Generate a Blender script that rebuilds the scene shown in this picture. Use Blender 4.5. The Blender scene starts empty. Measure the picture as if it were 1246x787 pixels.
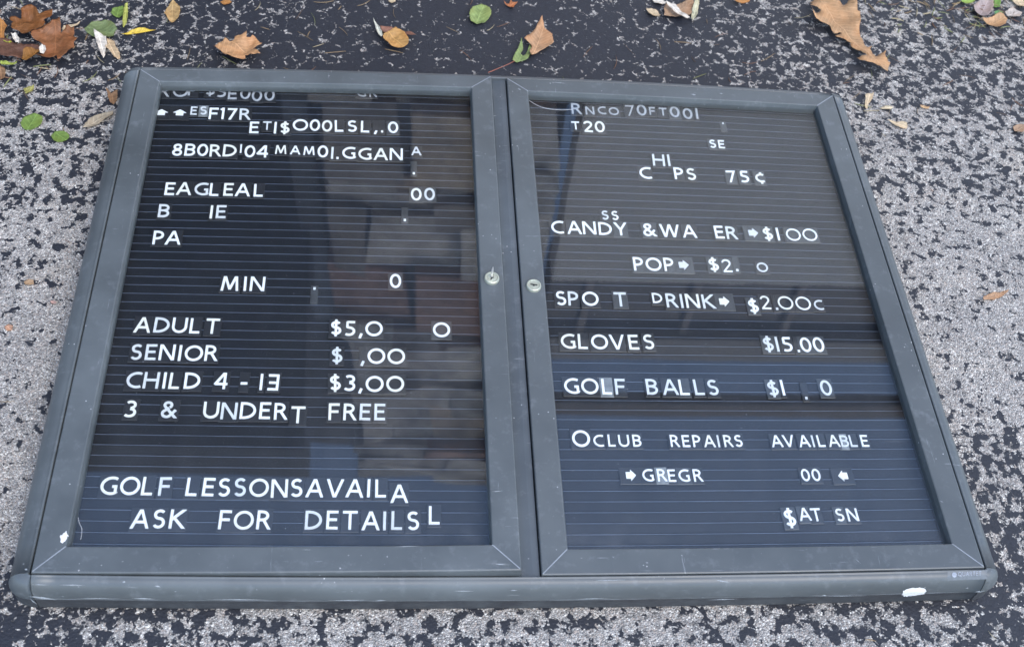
import bpy, bmesh, math, random
from mathutils import Vector, Matrix
from mathutils import noise as mnoise
from mathutils.geometry import delaunay_2d_cdt
from mathutils.bvhtree import BVHTree

random.seed(7)
sc = bpy.context.scene
rad = math.radians

# ------------------------------------------------------------------ camera (solved from the board's corners)
IW, IH, FPX = 1246.0, 787.0, 1419.52
RC = ((0.9945312015899039, -0.050037589613843976, 0.09167294415354071),
      (0.016296128347885738, -0.7926594995356021, -0.6094467605926196),
      (0.10316067693172093, 0.6076077331812072, -0.7875091855422285))
CAM = Vector((-0.17267729893722694, -1.079562110584209, 1.3780682454888882))
cam_data = bpy.data.cameras.new('camera')
cam = bpy.data.objects.new('camera', cam_data)
sc.collection.objects.link(cam)
rx, ry, rz = (Vector(r) for r in RC)
cam.matrix_world = Matrix(((rx.x, -ry.x, -rz.x, CAM.x), (rx.y, -ry.y, -rz.y, CAM.y), (rx.z, -ry.z, -rz.z, CAM.z), (0, 0, 0, 1)))
cam_data.sensor_fit = 'HORIZONTAL'
cam_data.sensor_width = 36.0
cam_data.lens = 36.0 * FPX / IW
cam_data.clip_start = 0.02
cam_data.clip_end = 500.0
cam_data.dof.use_dof = True
cam_data.dof.focus_distance = 1.72
cam_data.dof.aperture_fstop = 7.0
sc.camera = cam

# ------------------------------------------------------------------ sky, sun, exposure: open shade under a blue sky
SUN_EL, SUN_AZ = rad(56), rad(146)          # azimuth clockwise from +Y: behind the photographer's right shoulder, veiled
world = bpy.data.worlds.new('World')
sc.world = world
world.use_nodes = True
wn = world.node_tree.nodes
sky = wn.new('ShaderNodeTexSky')
sky.sky_type = 'NISHITA'
sky.sun_disc = False
sky.sun_elevation = SUN_EL
sky.sun_rotation = SUN_AZ
sky.air_density = 1.0
sky.dust_density = 1.0
sky.ozone_density = 1.4
bg = wn['Background']
bg.inputs['Strength'].default_value = 0.15
world.node_tree.links.new(sky.outputs[0], bg.inputs['Color'])
sun_data = bpy.data.lights.new('sun', 'SUN')
sun_data.energy = 0.8
sun_data.angle = rad(40)
sun_data.color = (1.0, 0.93, 0.84)
sun = bpy.data.objects.new('sun', sun_data)
sc.collection.objects.link(sun)
sdir = Vector((math.sin(SUN_AZ) * math.cos(SUN_EL), math.cos(SUN_AZ) * math.cos(SUN_EL), math.sin(SUN_EL)))
sun.rotation_euler = (-sdir).to_track_quat('-Z', 'Y').to_euler()
sun.location = sdir * 8
vs = sc.view_settings
vs.view_transform = 'Standard'
vs.look = 'None'
vs.exposure = 1.72
vs.gamma = 1.0
vs.use_curve_mapping = False

# ------------------------------------------------------------------ helpers
def at(px, py, z):
    """the point at height z that the photograph shows at pixel (px, py)"""
    d = Vector(((px - IW / 2) / FPX, (py - IH / 2) / FPX, 1.0))
    w = rx * d.x + ry * d.y + rz * d.z
    return CAM + w * ((z - CAM.z) / w.z)

def ray(px, py):
    d = Vector(((px - IW / 2) / FPX, (py - IH / 2) / FPX, 1.0))
    return (rx * d.x + ry * d.y + rz * d.z).normalized()

def link(o, parent=None):
    sc.collection.objects.link(o)
    if parent is not None:
        o.parent = parent
    return o

def mesh_obj(name, verts, faces, mats, parent=None, midx=None, smooth=False):
    me = bpy.data.meshes.new(name)
    me.from_pydata([tuple(v) for v in verts], [], faces)
    for m in (mats if isinstance(mats, (list, tuple)) else [mats]):
        me.materials.append(m)
    if midx:
        me.polygons.foreach_set('material_index', midx)
    if smooth:
        me.polygons.foreach_set('use_smooth', [True] * len(me.polygons))
    me.update()
    return link(bpy.data.objects.new(name, me), parent)

def tag(o, label=None, cat=None, group=None, kind=None):
    if label: o['label'] = label
    if cat: o['category'] = cat
    if group: o['group'] = group
    if kind: o['kind'] = kind
    return o

def empty(name, loc, label, cat, group=None):
    o = bpy.data.objects.new(name, None)
    o.empty_display_size = 0.02
    o.location = loc
    link(o)
    return tag(o, label, cat, group)

class NT:
    def __init__(self, name):
        self.m = bpy.data.materials.new(name)
        self.m.use_nodes = True
        self.t = self.m.node_tree
        self.t.nodes.clear()
        self.out = self.n('ShaderNodeOutputMaterial')
    def n(self, typ, **kw):
        x = self.t.nodes.new(typ)
        for k, v in kw.items():
            setattr(x, k, v)
        return x
    def put(self, sock, v):
        if isinstance(v, bpy.types.NodeSocket):
            self.t.links.new(v, sock)
        elif v is not None:
            sock.default_value = v
    def math(self, op, a, b=None, c=None, clamp=False):
        x = self.n('ShaderNodeMath', operation=op, use_clamp=clamp)
        self.put(x.inputs[0], a); self.put(x.inputs[1], b)
        if c is not None: self.put(x.inputs[2], c)
        return x.outputs[0]
    def vmath(self, op, a, b=None, scale=None):
        x = self.n('ShaderNodeVectorMath', operation=op)
        self.put(x.inputs[0], a); self.put(x.inputs[1], b)
        if scale is not None: self.put(x.inputs['Scale'], scale)
        return x
    def noise(self, vec, scale, detail=3.0, rough=0.5, color=False, dist=0.0):
        x = self.n('ShaderNodeTexNoise')
        self.put(x.inputs['Vector'], vec)
        x.inputs['Scale'].default_value = scale
        x.inputs['Detail'].default_value = detail
        x.inputs['Roughness'].default_value = rough
        x.inputs['Distortion'].default_value = dist
        return x.outputs['Color' if color else 'Fac']
    def voro(self, vec, scale, feature='F1', out='Distance', rnd=1.0):
        x = self.n('ShaderNodeTexVoronoi', feature=feature)
        self.put(x.inputs['Vector'], vec)
        x.inputs['Scale'].default_value = scale
        x.inputs['Randomness'].default_value = rnd
        return x.outputs[out]
    def ramp(self, fac, stops, interp='LINEAR'):
        x = self.n('ShaderNodeValToRGB')
        x.color_ramp.interpolation = interp
        els = x.color_ramp.elements
        while len(els) < len(stops): els.new(0.5)
        for e, (p, c) in zip(els, stops):
            e.position = p
            e.color = (c, c, c, 1) if isinstance(c, (int, float)) else (*c, 1)
        self.put(x.inputs[0], fac)
        return x.outputs[0]
    def mix(self, f, a, b, mode='MIX'):
        x = self.n('ShaderNodeMix', data_type='RGBA', blend_type=mode)
        self.put(x.inputs[0], f)
        for i, v in ((6, a), (7, b)):
            self.put(x.inputs[i], (*v, 1) if isinstance(v, tuple) and len(v) == 3 else v)
        return x.outputs[2]
    def mr(self, v, a, b, c=0.0, d=1.0, smooth=False):
        x = self.n('ShaderNodeMapRange')
        if smooth: x.interpolation_type = 'SMOOTHSTEP'
        self.put(x.inputs[0], v)
        for i, q in enumerate((a, b, c, d)): self.put(x.inputs[1 + i], q)
        return x.outputs[0]
    def bump(self, h, strength, dist):
        x = self.n('ShaderNodeBump')
        x.inputs['Strength'].default_value = strength
        x.inputs['Distance'].default_value = dist
        self.put(x.inputs['Height'], h)
        return x.outputs[0]
    def pbsdf(self, color, rough, spec=0.5, normal=None, metallic=0.0):
        x = self.n('ShaderNodeBsdfPrincipled')
        self.put(x.inputs['Base Color'], (*color, 1) if isinstance(color, tuple) else color)
        self.put(x.inputs['Roughness'], rough)
        x.inputs['Specular IOR Level'].default_value = spec
        x.inputs['Metallic'].default_value = metallic
        if normal is not None: self.put(x.inputs['Normal'], normal)
        return x
    def done(self, shader):
        self.t.links.new(shader, self.out.inputs['Surface'])
        return self.m
    def pos(self):
        return self.n('ShaderNodeNewGeometry').outputs['Position']
    def obj(self):
        return self.n('ShaderNodeTexCoord').outputs['Object']

# ------------------------------------------------------------------ materials
def asphalt_material():
    k = NT('worn_sealcoat_asphalt')
    p = k.pos()
    # how much of the black sealcoat is left, place by place (real wear of this stretch of ground)
    wear = [(-0.75, 0.62, .22, .70), (-0.35, 0.62, .22, .90), (0.05, 0.68, .24, .97), (0.35, 0.66, .22, .88), (0.62, 0.66, .18, .64),
            (0.95, 0.62, .2, .60), (-0.80, 0.38, .18, .46), (-0.78, 0.15, .2, .37), (-0.70, -0.1, .16, .22), (-0.66, -0.3, .14, .20),
            (-0.64, -0.50, .07, .86), (-0.50, -0.53, .07, .62), (-0.2, -0.53, .12, .44), (0.2, -0.53, .12, .36), (0.45, -0.53, .1, .52),
            (0.64, -0.47, .08, .72), (0.70, -0.28, .1, .50), (0.74, -0.08, .12, .22), (0.80, 0.12, .14, .26), (0.86, 0.32, .14, .40),
            (0.72, 0.45, .1, .44)]
    num = den = None
    for (x, y, r, v) in wear:
        d = k.vmath('DISTANCE', p, (x, y, 0.0)).outputs['Value']
        g = k.math('EXPONENT', k.math('MULTIPLY', k.math('MULTIPLY', d, d), -1.0 / (r * r)))
        den = g if den is None else k.math('ADD', den, g)
        num = k.math('MULTIPLY', g, v) if num is None else k.math('MULTIPLY_ADD', g, v, num)
    cov = k.math('DIVIDE', k.math('ADD', num, 0.0005), k.math('ADD', den, 0.001))
    warp = k.vmath('SUBTRACT', k.noise(p, 70, 2, .5, color=True), (.5, .5, .5)).outputs[0]
    pw = k.vmath('ADD', p, k.vmath('SCALE', warp, scale=0.016).outputs[0]).outputs[0]
    # patches a finger wide with ragged rims where the coat is thin, a net of fine cracks where it is whole
    n1 = k.noise(pw, 54, 2.0, .5)
    n2 = k.noise(pw, 150, 2, .5)
    big = k.noise(p, 8, 2, .5)
    grit = k.voro(p, 430, 'F1', 'Color')
    gritv = k.n('ShaderNodeSeparateColor')
    k.put(gritv.inputs[0], grit)
    low = k.math('MULTIPLY', k.math('SUBTRACT', n1, .5), 1.3)
    low = k.math('MULTIPLY_ADD', k.math('SUBTRACT', n2, .5), 0.55, low)
    low = k.math('MULTIPLY_ADD', k.math('SUBTRACT', big, .5), 0.35, low)
    low = k.math('SUBTRACT', low, k.mr(cov, 0.0, 1.0, 0.31, -0.30))
    dA = k.voro(pw, 27, 'DISTANCE_TO_EDGE')
    dB = k.math('MULTIPLY_ADD', k.voro(pw, 62, 'DISTANCE_TO_EDGE'), .8, .07)
    net = k.math('MULTIPLY', k.math('SUBTRACT', k.math('MINIMUM', dA, dB), .075), 1.6)
    net = k.math('MULTIPLY_ADD', k.math('SUBTRACT', n2, .5), 0.55, net)
    net = k.math('MULTIPLY_ADD', k.math('SUBTRACT', n1, .5), 0.55, net)
    net = k.math('ADD', net, k.mr(cov, .5, 1.0, -.07, .19))
    sm = k.n('ShaderNodeMix', data_type='FLOAT')
    k.put(sm.inputs[0], k.mr(cov, .42, .80, 0, 1)); k.put(sm.inputs[2], low); k.put(sm.inputs[3], net)
    s = k.math('MULTIPLY_ADD', k.math('SUBTRACT', gritv.outputs[0], .5), 0.10, sm.outputs[0])
    seal = k.mr(s, -0.020, 0.026, 0, 1, True)
    # exposed stones
    gv = gritv.outputs[1]
    stone = k.ramp(gv, [(0.0, (.13, .128, .13)), (.15, (.26, .255, .255)), (.42, (.35, .34, .34)), (.62, (.33, .29, .27)),
                        (.74, (.40, .39, .385)), (.90, (.45, .44, .43)), (1.0, (.60, .60, .59))])
    lump = k.n('ShaderNodeSeparateColor'); k.put(lump.inputs[0], k.voro(p, 170, 'F1', 'Color'))
    stone = k.mix(.55, stone, k.ramp(lump.outputs[0], [(0, (.55, .55, .55)), (.4, (.92, .92, .92)), (.75, (1.05, 1.02, .98)), (1, (1.45, 1.43, 1.4))]), 'MULTIPLY')
    gap = k.mr(k.voro(p, 430, 'DISTANCE_TO_EDGE'), 0.0, .14, .38, 1.0)
    stone = k.mix(1.0, stone, gap, 'MULTIPLY')
    tint = k.ramp(k.noise(p, 9, 3, .6), [(.3, (1.02, 1.0, .94)), (.55, (1.22, 1.19, 1.10)), (.75, (1.32, 1.255, 1.12))])
    stone = k.mix(1.0, stone, tint, 'MULTIPLY')
    tar = k.ramp(k.noise(p, 130, 4, .6), [(.25, (.011, .012, .016)), (.6, (.016, .018, .024)), (.85, (.030, .032, .039))])
    fleck = k.mr(k.voro(p, 160, 'F1'), 0.0, 0.12, 1.0, 0.0)
    fleck = k.math('MULTIPLY', fleck, k.mr(k.noise(p, 30, 1), .52, .6))
    tar = k.mix(k.math('MULTIPLY', fleck, .8), tar, (.30, .29, .29))
    col = k.mix(seal, stone, tar)
    dome = k.mr(k.voro(p, 430, 'F1'), 0.0, .7, 1.0, 0.0)
    h_stone = k.math('MULTIPLY_ADD', gv, .6, dome)
    h_tar = k.math('MULTIPLY_ADD', k.noise(p, 260, 3, .6), .55, 1.05)
    mixh = k.n('ShaderNodeMix', data_type='FLOAT')
    k.put(mixh.inputs[0], seal); k.put(mixh.inputs[2], h_stone); k.put(mixh.inputs[3], h_tar)
    b = k.bump(mixh.outputs[0], 0.9, 0.0022)
    rough = k.mr(seal, 0, 1, .85, .62)
    return k.done(k.pbsdf(col, rough, .4, b).outputs[0])

def frame_material(name='weathered_bronze_paint', base=(.079, .090, .093)):
    k = NT(name)
    p = k.pos()
    n = k.noise(p, 9, 4, .6)
    col = k.mix(k.mr(n, .3, .7), tuple(c * .78 for c in base), tuple(c * 1.16 for c in base))
    big = k.noise(p, 2.6, 3, .6)
    col = k.mix(k.mr(big, .40, .66, 0, .5), col, tuple(c * .62 for c in base))
    dust = k.mr(k.noise(p, 55, 5, .7), .55, .75)
    col = k.mix(k.math('MULTIPLY', dust, .25), col, (.22, .235, .25))
    st = k.vmath('MULTIPLY', p, (9.0, 160.0, 60.0)).outputs[0]
    scr = k.mr(k.noise(st, 1.6, 3, .7), .68, .74)
    st2 = k.vmath('MULTIPLY', p, (170.0, 8.0, 60.0)).outputs[0]
    scr2 = k.mr(k.noise(st2, 1.6, 3, .7), .70, .76)
    col = k.mix(k.math('MULTIPLY', k.math('MAXIMUM', scr, scr2), .45), col, (.34, .36, .38))
    speck = k.math('MULTIPLY', k.mr(k.voro(p, 95, 'F1'), .035, .10, 1, 0), k.mr(k.noise(p, 16, 2), .54, .60))
    col = k.mix(speck, col, (.5, .5, .5))
    # darker, patchy colour on the low skirt below the step
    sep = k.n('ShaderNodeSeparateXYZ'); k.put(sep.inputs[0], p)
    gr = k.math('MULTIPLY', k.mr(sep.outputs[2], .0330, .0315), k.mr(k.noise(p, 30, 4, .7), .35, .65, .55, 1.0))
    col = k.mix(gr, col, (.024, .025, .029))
    step = k.math('MULTIPLY', k.mr(sep.outputs[2], .0300, .0318), k.mr(sep.outputs[2], .0362, .0335))
    rub = k.math('MULTIPLY', step, k.mr(k.noise(k.vmath('MULTIPLY', p, (14.0, 14.0, 200.0)).outputs[0], 2.2, 5, .75), .46, .62, 0, .8))
    col = k.mix(rub, col, (.30, .32, .34))
    r = k.math('MULTIPLY_ADD', gr, .3, k.mr(n, .3, .7, .34, .54))
    b = k.bump(k.noise(p, 700, 2), .10, .0006)
    return k.done(k.pbsdf(col, r, .5, b).outputs[0])

def simple(name, col, rough=.5, spec=.5, var=.15, scale=60, metallic=0.0, bump=0.0):
    k = NT(name)
    p = k.obj()
    n = k.noise(p, scale, 4, .6)
    c = k.mix(k.mr(n, .3, .7), tuple(v * (1 - var) for v in col), tuple(min(1, v * (1 + var)) for v in col))
    b = k.bump(n, bump, .001) if bump else None
    return k.done(k.pbsdf(c, rough, spec, b, metallic).outputs[0])

def glass_material():
    k = NT('dusty_window_glass')
    p = k.pos()
    tr = k.n('ShaderNodeBsdfTransparent'); tr.inputs[0].default_value = (.97, .985, .98, 1)
    gl = k.n('ShaderNodeBsdfGlossy'); gl.inputs['Roughness'].default_value = 0.012
    b = k.bump(k.noise(p, 5, 2), .05, .004)
    k.put(gl.inputs['Normal'], b)
    geo = k.n('ShaderNodeNewGeometry')
    cosi = k.math('ABSOLUTE', k.vmath('DOT_PRODUCT', geo.outputs['Normal'], geo.outputs['Incoming']).outputs['Value'])
    fres = k.math('MULTIPLY_ADD', k.math('POWER', k.math('SUBTRACT', 1.0, cosi), 5.0), .957, .043)
    m1 = k.n('ShaderNodeMixShader')
    k.put(m1.inputs[0], fres); k.put(m1.inputs[1], tr.outputs[0]); k.put(m1.inputs[2], gl.outputs[0])
    df = k.n('ShaderNodeBsdfDiffuse'); df.inputs[0].default_value = (.62, .64, .66, 1)
    sp_ = k.n('ShaderNodeSeparateXYZ'); k.put(sp_.inputs[0], p)
    # smeared dust; its build-up low down also stands in for reflected sky
    wipe = k.noise(k.vmath('MULTIPLY', p, (16.0, 3.0, 1.0)).outputs[0], 1.3, 5, .65, dist=.6)
    dust = k.math('MULTIPLY', k.mr(wipe, .30, .75, .25, 1.0), k.mr(sp_.outputs[1], .10, -.42, .002, .013))
    edge = k.mr(k.noise(p, 14, 4, .7), .50, .72, 0, .026)
    dust = k.math('MULTIPLY_ADD', edge, k.mr(sp_.outputs[1], -.36, -.42, .08, 1.0), dust)
    specks = k.math('MULTIPLY', k.mr(k.voro(p, 75, 'F1'), .02, .055, 1, 0), k.mr(k.noise(p, 9, 2), .5, .62, 0, .5))
    rot = k.n('ShaderNodeMapping'); rot.inputs['Rotation'].default_value = (0, 0, .7); rot.inputs['Scale'].default_value = (5, 170, 1)
    k.put(rot.inputs[0], p)
    scr = k.mr(k.noise(rot.outputs[0], 1.1, 2, .6), .74, .80, 0, .06)
    fac = k.math('ADD', k.math('ADD', dust, specks), scr, clamp=True)
    m2 = k.n('ShaderNodeMixShader')
    k.put(m2.inputs[0], fac); k.put(m2.inputs[1], m1.outputs[0]); k.put(m2.inputs[2], df.outputs[0])
    return k.done(m2.outputs[0])

def leaf_material(name, col, vein=1.55, spots=.35):
    k = NT(name)
    o = k.obj()
    n = k.noise(o, 90, 4, .65)
    c = k.mix(k.mr(n, .3, .7), tuple(v * .72 for v in col), tuple(min(1, v * 1.22) for v in col))
    c = k.mix(k.mr(k.noise(o, 34, 2), .42, .68, 0, .55), c, tuple(min(1, v * f) for v, f in zip(col, (1.5, 1.32, 1.15))))
    c = k.mix(k.mr(k.noise(o, 47, 2), .56, .76, 0, .5), c, tuple(v * f for v, f in zip(col, (.75, .55, .40))))
    sp = k.math('MULTIPLY', k.mr(k.noise(o, 240, 3, .6), .60, .70), spots)
    c = k.mix(sp, c, tuple(v * .35 for v in col))
    s = k.n('ShaderNodeSeparateXYZ'); k.put(s.inputs[0], o)
    ay = k.math('ABSOLUTE', s.outputs[1])
    mid = k.mr(ay, .0003, .0009, 1, 0)
    w = k.math('FRACT', k.math('MULTIPLY', k.math('SUBTRACT', s.outputs[0], k.math('MULTIPLY', ay, .9)), 110.0))
    side = k.math('MULTIPLY', k.mr(k.math('ABSOLUTE', k.math('SUBTRACT', w, .5)), .04, .12, 1, 0), .5)
    v = k.math('MAXIMUM', mid, side)
    c = k.mix(v, c, tuple(min(1, q * vein) for q in col))
    b = k.bump(k.math('MULTIPLY_ADD', v, .6, n), .5, .0012)
    pb = k.pbsdf(c, .55, .35, b)
    tl = k.n('ShaderNodeBsdfTranslucent'); k.put(tl.inputs[0], c)
    m = k.n('ShaderNodeMixShader'); m.inputs[0].default_value = .18
    k.put(m.inputs[1], pb.outputs[0]); k.put(m.inputs[2], tl.outputs[0])
    return k.done(m.outputs[0])

M_ASPHALT = asphalt_material()
M_FRAME = frame_material()
M_POST = frame_material('weathered_post_paint', (.072, .086, .096))
M_SEAM = simple('bare_metal_mitre', (.24, .26, .28), .5)
M_DARK = simple('dark_gap_rubber', (.012, .012, .013), .8)
M_FELT = simple('black_grooved_plastic', (.0045, .0056, .0092), .5, .35, .25, 40)
M_LIP = simple('skylit_lip_plastic', (.090, .108, .150), .45, .5, .25, 30)  # sky highlight on the groove edges put into the lip's colour
M_GLASS = glass_material()
M_WHITE = simple('white_letter_plastic', (.80, .81, .82), .4, .5, .04, 60)
M_WHITES = [M_WHITE, simple('yellowed_letter_plastic', (.76, .75, .70), .4, .5, .05, 60), simple('dulled_letter_plastic', (.62, .63, .64), .5, .5, .08, 90), simple('shaded_grimy_letter_plastic', (.36, .37, .39), .6, .4, .2, 120)]  # last one: rail shadow and dirt put into the top rows' colour
M_TILE = {'black': simple('black_letter_tile', (.016, .017, .021), .42, .5, .25, 60),
          'grey': simple('grey_letter_tile', (.040, .043, .048), .40, .5, .25, 60),  # grey and pale tints partly stand in for reflections on glossy tiles
          'pale': simple('pale_letter_tile', (.17, .18, .185), .40, .5, .3, 80)}
M_NICKEL = simple('aged_nickel_lock', (.42, .43, .34), .42, .5, .15, 300, .55)
M_STEEL = simple('bright_key_steel', (.75, .75, .74), .3, .5, .05, 300, .8)
M_SLOT = simple('keyhole_black', (.01, .01, .01), .8)
M_CHIP = simple('chalky_white_paint', (.60, .60, .59), .8, .3, .12, 400, 0, .3)
M_SCUFF = simple('pale_scuffed_paint', (.26, .28, .29), .7, .3, .4, 500)
M_PLATE = simple('maker_plate_foil', (.075, .088, .096), .4, .5, .2, 200)
M_PLATE_INK = simple('maker_plate_ink', (.20, .225, .26), .5, .5, .35, 900)
M_THREAD = simple('white_thread', (.45, .45, .45), .7)

# ------------------------------------------------------------------ ground
def build_ground():
    verts, faces = [], []
    xs = [-40, -10, -3, -1.5, 0, 1.5, 3, 10, 40]
    for y in xs:
        for x in xs:
            verts.append((x, y, 0.0))
    n = len(xs)
    for j in range(n - 1):
        for i in range(n - 1):
            a = j * n + i
            faces.append((a, a + 1, a + n + 1, a + n))
    tag(mesh_obj('ground', verts, faces, M_ASPHALT), kind='structure')
build_ground()

# ------------------------------------------------------------------ notice board
HX, HY, ZT = 0.59, 0.44856, 0.065

def bow(x, y):
    """arch the long rails outward a little at mid length"""
    k = .0215 + .0065 * (y / .45)
    return y * (1 + k * (1 - (x / .59) ** 2))  # arched outline imitates the barrel distortion of the lens

def B(x, y, z):
    return Vector((x, bow(x, y), z))

board = empty('notice_board', (0, 0, 0), 'large grey metal notice board with two glazed doors, lying flat on worn asphalt', 'notice board')

PROF = [(0.0024, .050), (0.0024, .0625), (0.0034, .0640), (0.0060, .0640), (0.0075, .0632)]
for i in range(0, 10):
    a = rad(90 - i * 10)
    PROF.append((.0100 + .0280 * math.cos(a), .0350 + .0280 * math.sin(a)))
PROF += [(.0374, .0325), (.0362, .0315), (.0360, .0180), (.0360, .0085), (.0340, .0062), (0.0, .0062)]
SCALE = {'bottom': .50, 'top': .50, 'left': .80, 'right': .68}

def rail(path_fn, n, name):
    verts, faces = [], []
    m = len(PROF)
    for i in range(n + 1):
        for (o, z) in PROF:
            verts.append(path_fn(i / n, o, z))
    for i in range(n):
        for j in range(m - 1):
            a = i * m + j
            faces.append((a, a + 1, a + m + 1, a + m))
    faces.append(tuple(range(m)))
    faces.append(tuple(reversed(range(n * m, n * m + m))))
    o = mesh_obj(name, verts, faces, M_FRAME, board, smooth=False)
    for p in o.data.polygons:
        p.use_smooth = len(p.vertices) == 4
    return o

e = .0009
cases = [
    rail(lambda t, o, z: B(-HX + e + (2 * HX - 2 * e) * t, -HY, z) + Vector((0, -o * SCALE['bottom'], 0)), 40, 'case_rail'),
    rail(lambda t, o, z: B(HX - e - (2 * HX - 2 * e) * t, HY, z) + Vector((0, o * SCALE['top'], 0)), 40, 'case_rail'),
    rail(lambda t, o, z: Vector((-HX - o * SCALE['left'], HY - e - (2 * HY - 2 * e) * t, z)), 24, 'case_rail'),
    rail(lambda t, o, z: Vector((HX + o * SCALE['right'], -HY + e + (2 * HY - 2 * e) * t, z)), 24, 'case_rail')]
for sx, sy in ((-1, -1), (1, -1), (-1, 1), (1, 1)):
    ks = SCALE['bottom'] if sy < 0 else SCALE['top']
    kx = SCALE['left'] if sx < 0 else SCALE['right']
    def capf(t, o, z, sx=sx, sy=sy, ks=ks, kx=kx):
        a = t * math.pi / 2
        if sx * sy > 0: a = math.pi / 2 - a
        o = o * 1.012 + .0004
        return Vector((sx * (HX + o * kx * math.cos(a)), sy * (HY + o * ks * math.sin(a)), z))
    cases.append(rail(capf, 10, 'corner_cap'))

def box(name, x0, x1, y0, y1, z0, z1, mat, parent=None, n=1, bev=0.0):
    verts, faces = [], []
    sec = [(y0, z0), (y1, z0), (y1, z1 - bev), (y1 - bev, z1), (y0 + bev, z1), (y0, z1 - bev)] if bev else [(y0, z0), (y1, z0), (y1, z1), (y0, z1)]
    m = len(sec)
    for i in range(n + 1):
        x = x0 + (x1 - x0) * i / n
        verts += [B(x, y, z) for y, z in sec]
    for i in range(n):
        for j in range(m):
            a, b_ = i * m + j, i * m + (j + 1) % m
            faces.append((a, b_, b_ + m, a + m))
    faces.append(tuple(reversed(range(m))))
    faces.append(tuple(range(n * m, n * m + m)))
    return mesh_obj(name, verts, faces, mat, parent)

# back tray (closes the case) and the post between the doors
box('back_tray', -HX + .001, HX - .001, -HY + .001, HY - .001, .0008, .0325, M_DARK, board, 20)
def post():
    sec = [(-.022, .034), (-.022, .0565), (-.0090, .0565), (-.0075, .0572), (.0060, .0590), (.0146, .0590), (.0150, .0585), (.0150, .050), (.026, .050), (.026, .034)]
    verts, faces = [], []
    n, m = 12, len(sec)
    for i in range(n + 1):
        y = -HY - .0015 + (2 * HY + .0030) * i / n
        verts += [B(x, y, z) for x, z in sec]
    for i in range(n):
        for j in range(m):
            a, b_ = i * m + j, i * m + (j + 1) % m
            faces.append((a, a + m, b_ + m, b_))
    faces.append(tuple(range(m))); faces.append(tuple(reversed(range(n * m, n * m + m))))
    return mesh_obj('center_post', verts, faces, M_POST, board)
P_POST = post()

# grooved letter panels
ZP = .040
PITCH = .01575
def panel(x0, x1):
    verts, faces, mi = [], [], []
    n = 24
    sec, mats = [], []
    y = 0.2484 + PITCH * 14 + .0
    rows = int((y + HY) / PITCH) - 1
    while y > HY - .004: y -= PITCH
    for r in range(rows):
        yy = y - r * PITCH
        if yy - PITCH < -HY + .003: break
        # from north to south: raised lip, land, groove
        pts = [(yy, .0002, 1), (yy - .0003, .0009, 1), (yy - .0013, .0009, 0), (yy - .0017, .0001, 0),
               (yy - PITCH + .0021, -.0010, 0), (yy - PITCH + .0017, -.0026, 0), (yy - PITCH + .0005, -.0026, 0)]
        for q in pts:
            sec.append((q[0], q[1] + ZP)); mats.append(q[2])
    m = len(sec)
    for i in range(n + 1):
        x = x0 + (x1 - x0) * i / n
        verts += [B(x, yy, zz) for yy, zz in sec]
    for i in range(n):
        for j in range(m - 1):
            a = i * m + j
            faces.append((a, a + 1, a + m + 1, a + m))
            mi.append(1 if mats[j] else 0)
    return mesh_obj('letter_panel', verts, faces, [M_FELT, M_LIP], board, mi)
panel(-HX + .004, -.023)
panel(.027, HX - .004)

def door(x0, x1, raise_fn, seed):
    y0, y1 = -HY, HY
    prof = [(0, -.0175), (0, -.0016), (.0005, -.0006), (.0016, 0), (.0330, 0), (.0342, -.0005), (.0346, -.0013), (.0362, -.0080), (.0364, -.0185)]
    m = len(prof)
    verts, faces, mi = [], [], []
    def P(x, y, z):
        return B(x, y, ZT + raise_fn(x, y) + z)
    corners = [(x0, y0, 1, 1), (x1, y0, -1, 1), (x1, y1, -1, -1), (x0, y1, 1, -1)]
    N = 16
    for s in range(4):
        a, b_ = corners[s], corners[(s + 1) % 4]
        base = len(verts)
        for i in range(N + 1):
            t = i / N
            for d, z in prof:
                ax, ay = a[0] + a[2] * d, a[1] + a[3] * d * (.85 if a[3] < 0 else 1)
                bx, by = b_[0] + b_[2] * d, b_[1] + b_[3] * d * (.85 if b_[3] < 0 else 1)
                verts.append(P(ax + (bx - ax) * t, ay + (by - ay) * t, z))
        for i in range(N):
            for j in range(m - 1):
                q = base + i * m + j
                faces.append((q, q + m, q + m + 1, q + 1)); mi.append(0)
        # worn mitre line at this corner
        w = .0006
        base = len(verts)
        ux, uy = a[2] * w * .7, -a[3] * w * .7
        for d, z in prof[3:8]:
            cx, cy = a[0] + a[2] * d, a[1] + a[3] * d * (.85 if a[3] < 0 else 1)
            for sg in (-1, 1):
                v = P(cx + sg * ux, cy + sg * uy, z + .0003)
                verts.append(v)
        for j in range(4):
            q = base + 2 * j
            faces.append((q, q + 1, q + 3, q + 2)); mi.append(1)
    o = mesh_obj('door', verts, faces, [M_FRAME, M_SEAM], board, mi)
    # glass pane with thickness
    gv, gf = [], []
    gx0, gx1, gy0, gy1 = x0 + .0350, x1 - .0350, y0 + .0350, y1 - .0296
    nx, ny = 10, 14
    for zz in (-.0105, -.0135):
        for j in range(ny + 1):
            for i in range(nx + 1):
                gv.append(P(gx0 + (gx1 - gx0) * i / nx, gy0 + (gy1 - gy0) * j / ny, zz))
    L = (nx + 1) * (ny + 1)
    for j in range(ny):
        for i in range(nx):
            q = j * (nx + 1) + i
            gf.append((q, q + 1, q + nx + 2, q + nx + 1))
            gf.append((L + q + nx + 1, L + q + nx + 2, L + q + 1, L + q))
    mesh_obj('glass_pane', gv, gf, M_GLASS, o, smooth=True)
    return o

def raise_left(x, y):
    s = max(0.0, (x + .59) / .58); t = (.4486 - y) / .897
    return s * (.0030 + .0110 * t)
DOOR_L = door(-HX, -.0098, raise_left, 1)
DOOR_R = door(.0166, HX, lambda x, y: 0.0, 2)

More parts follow.
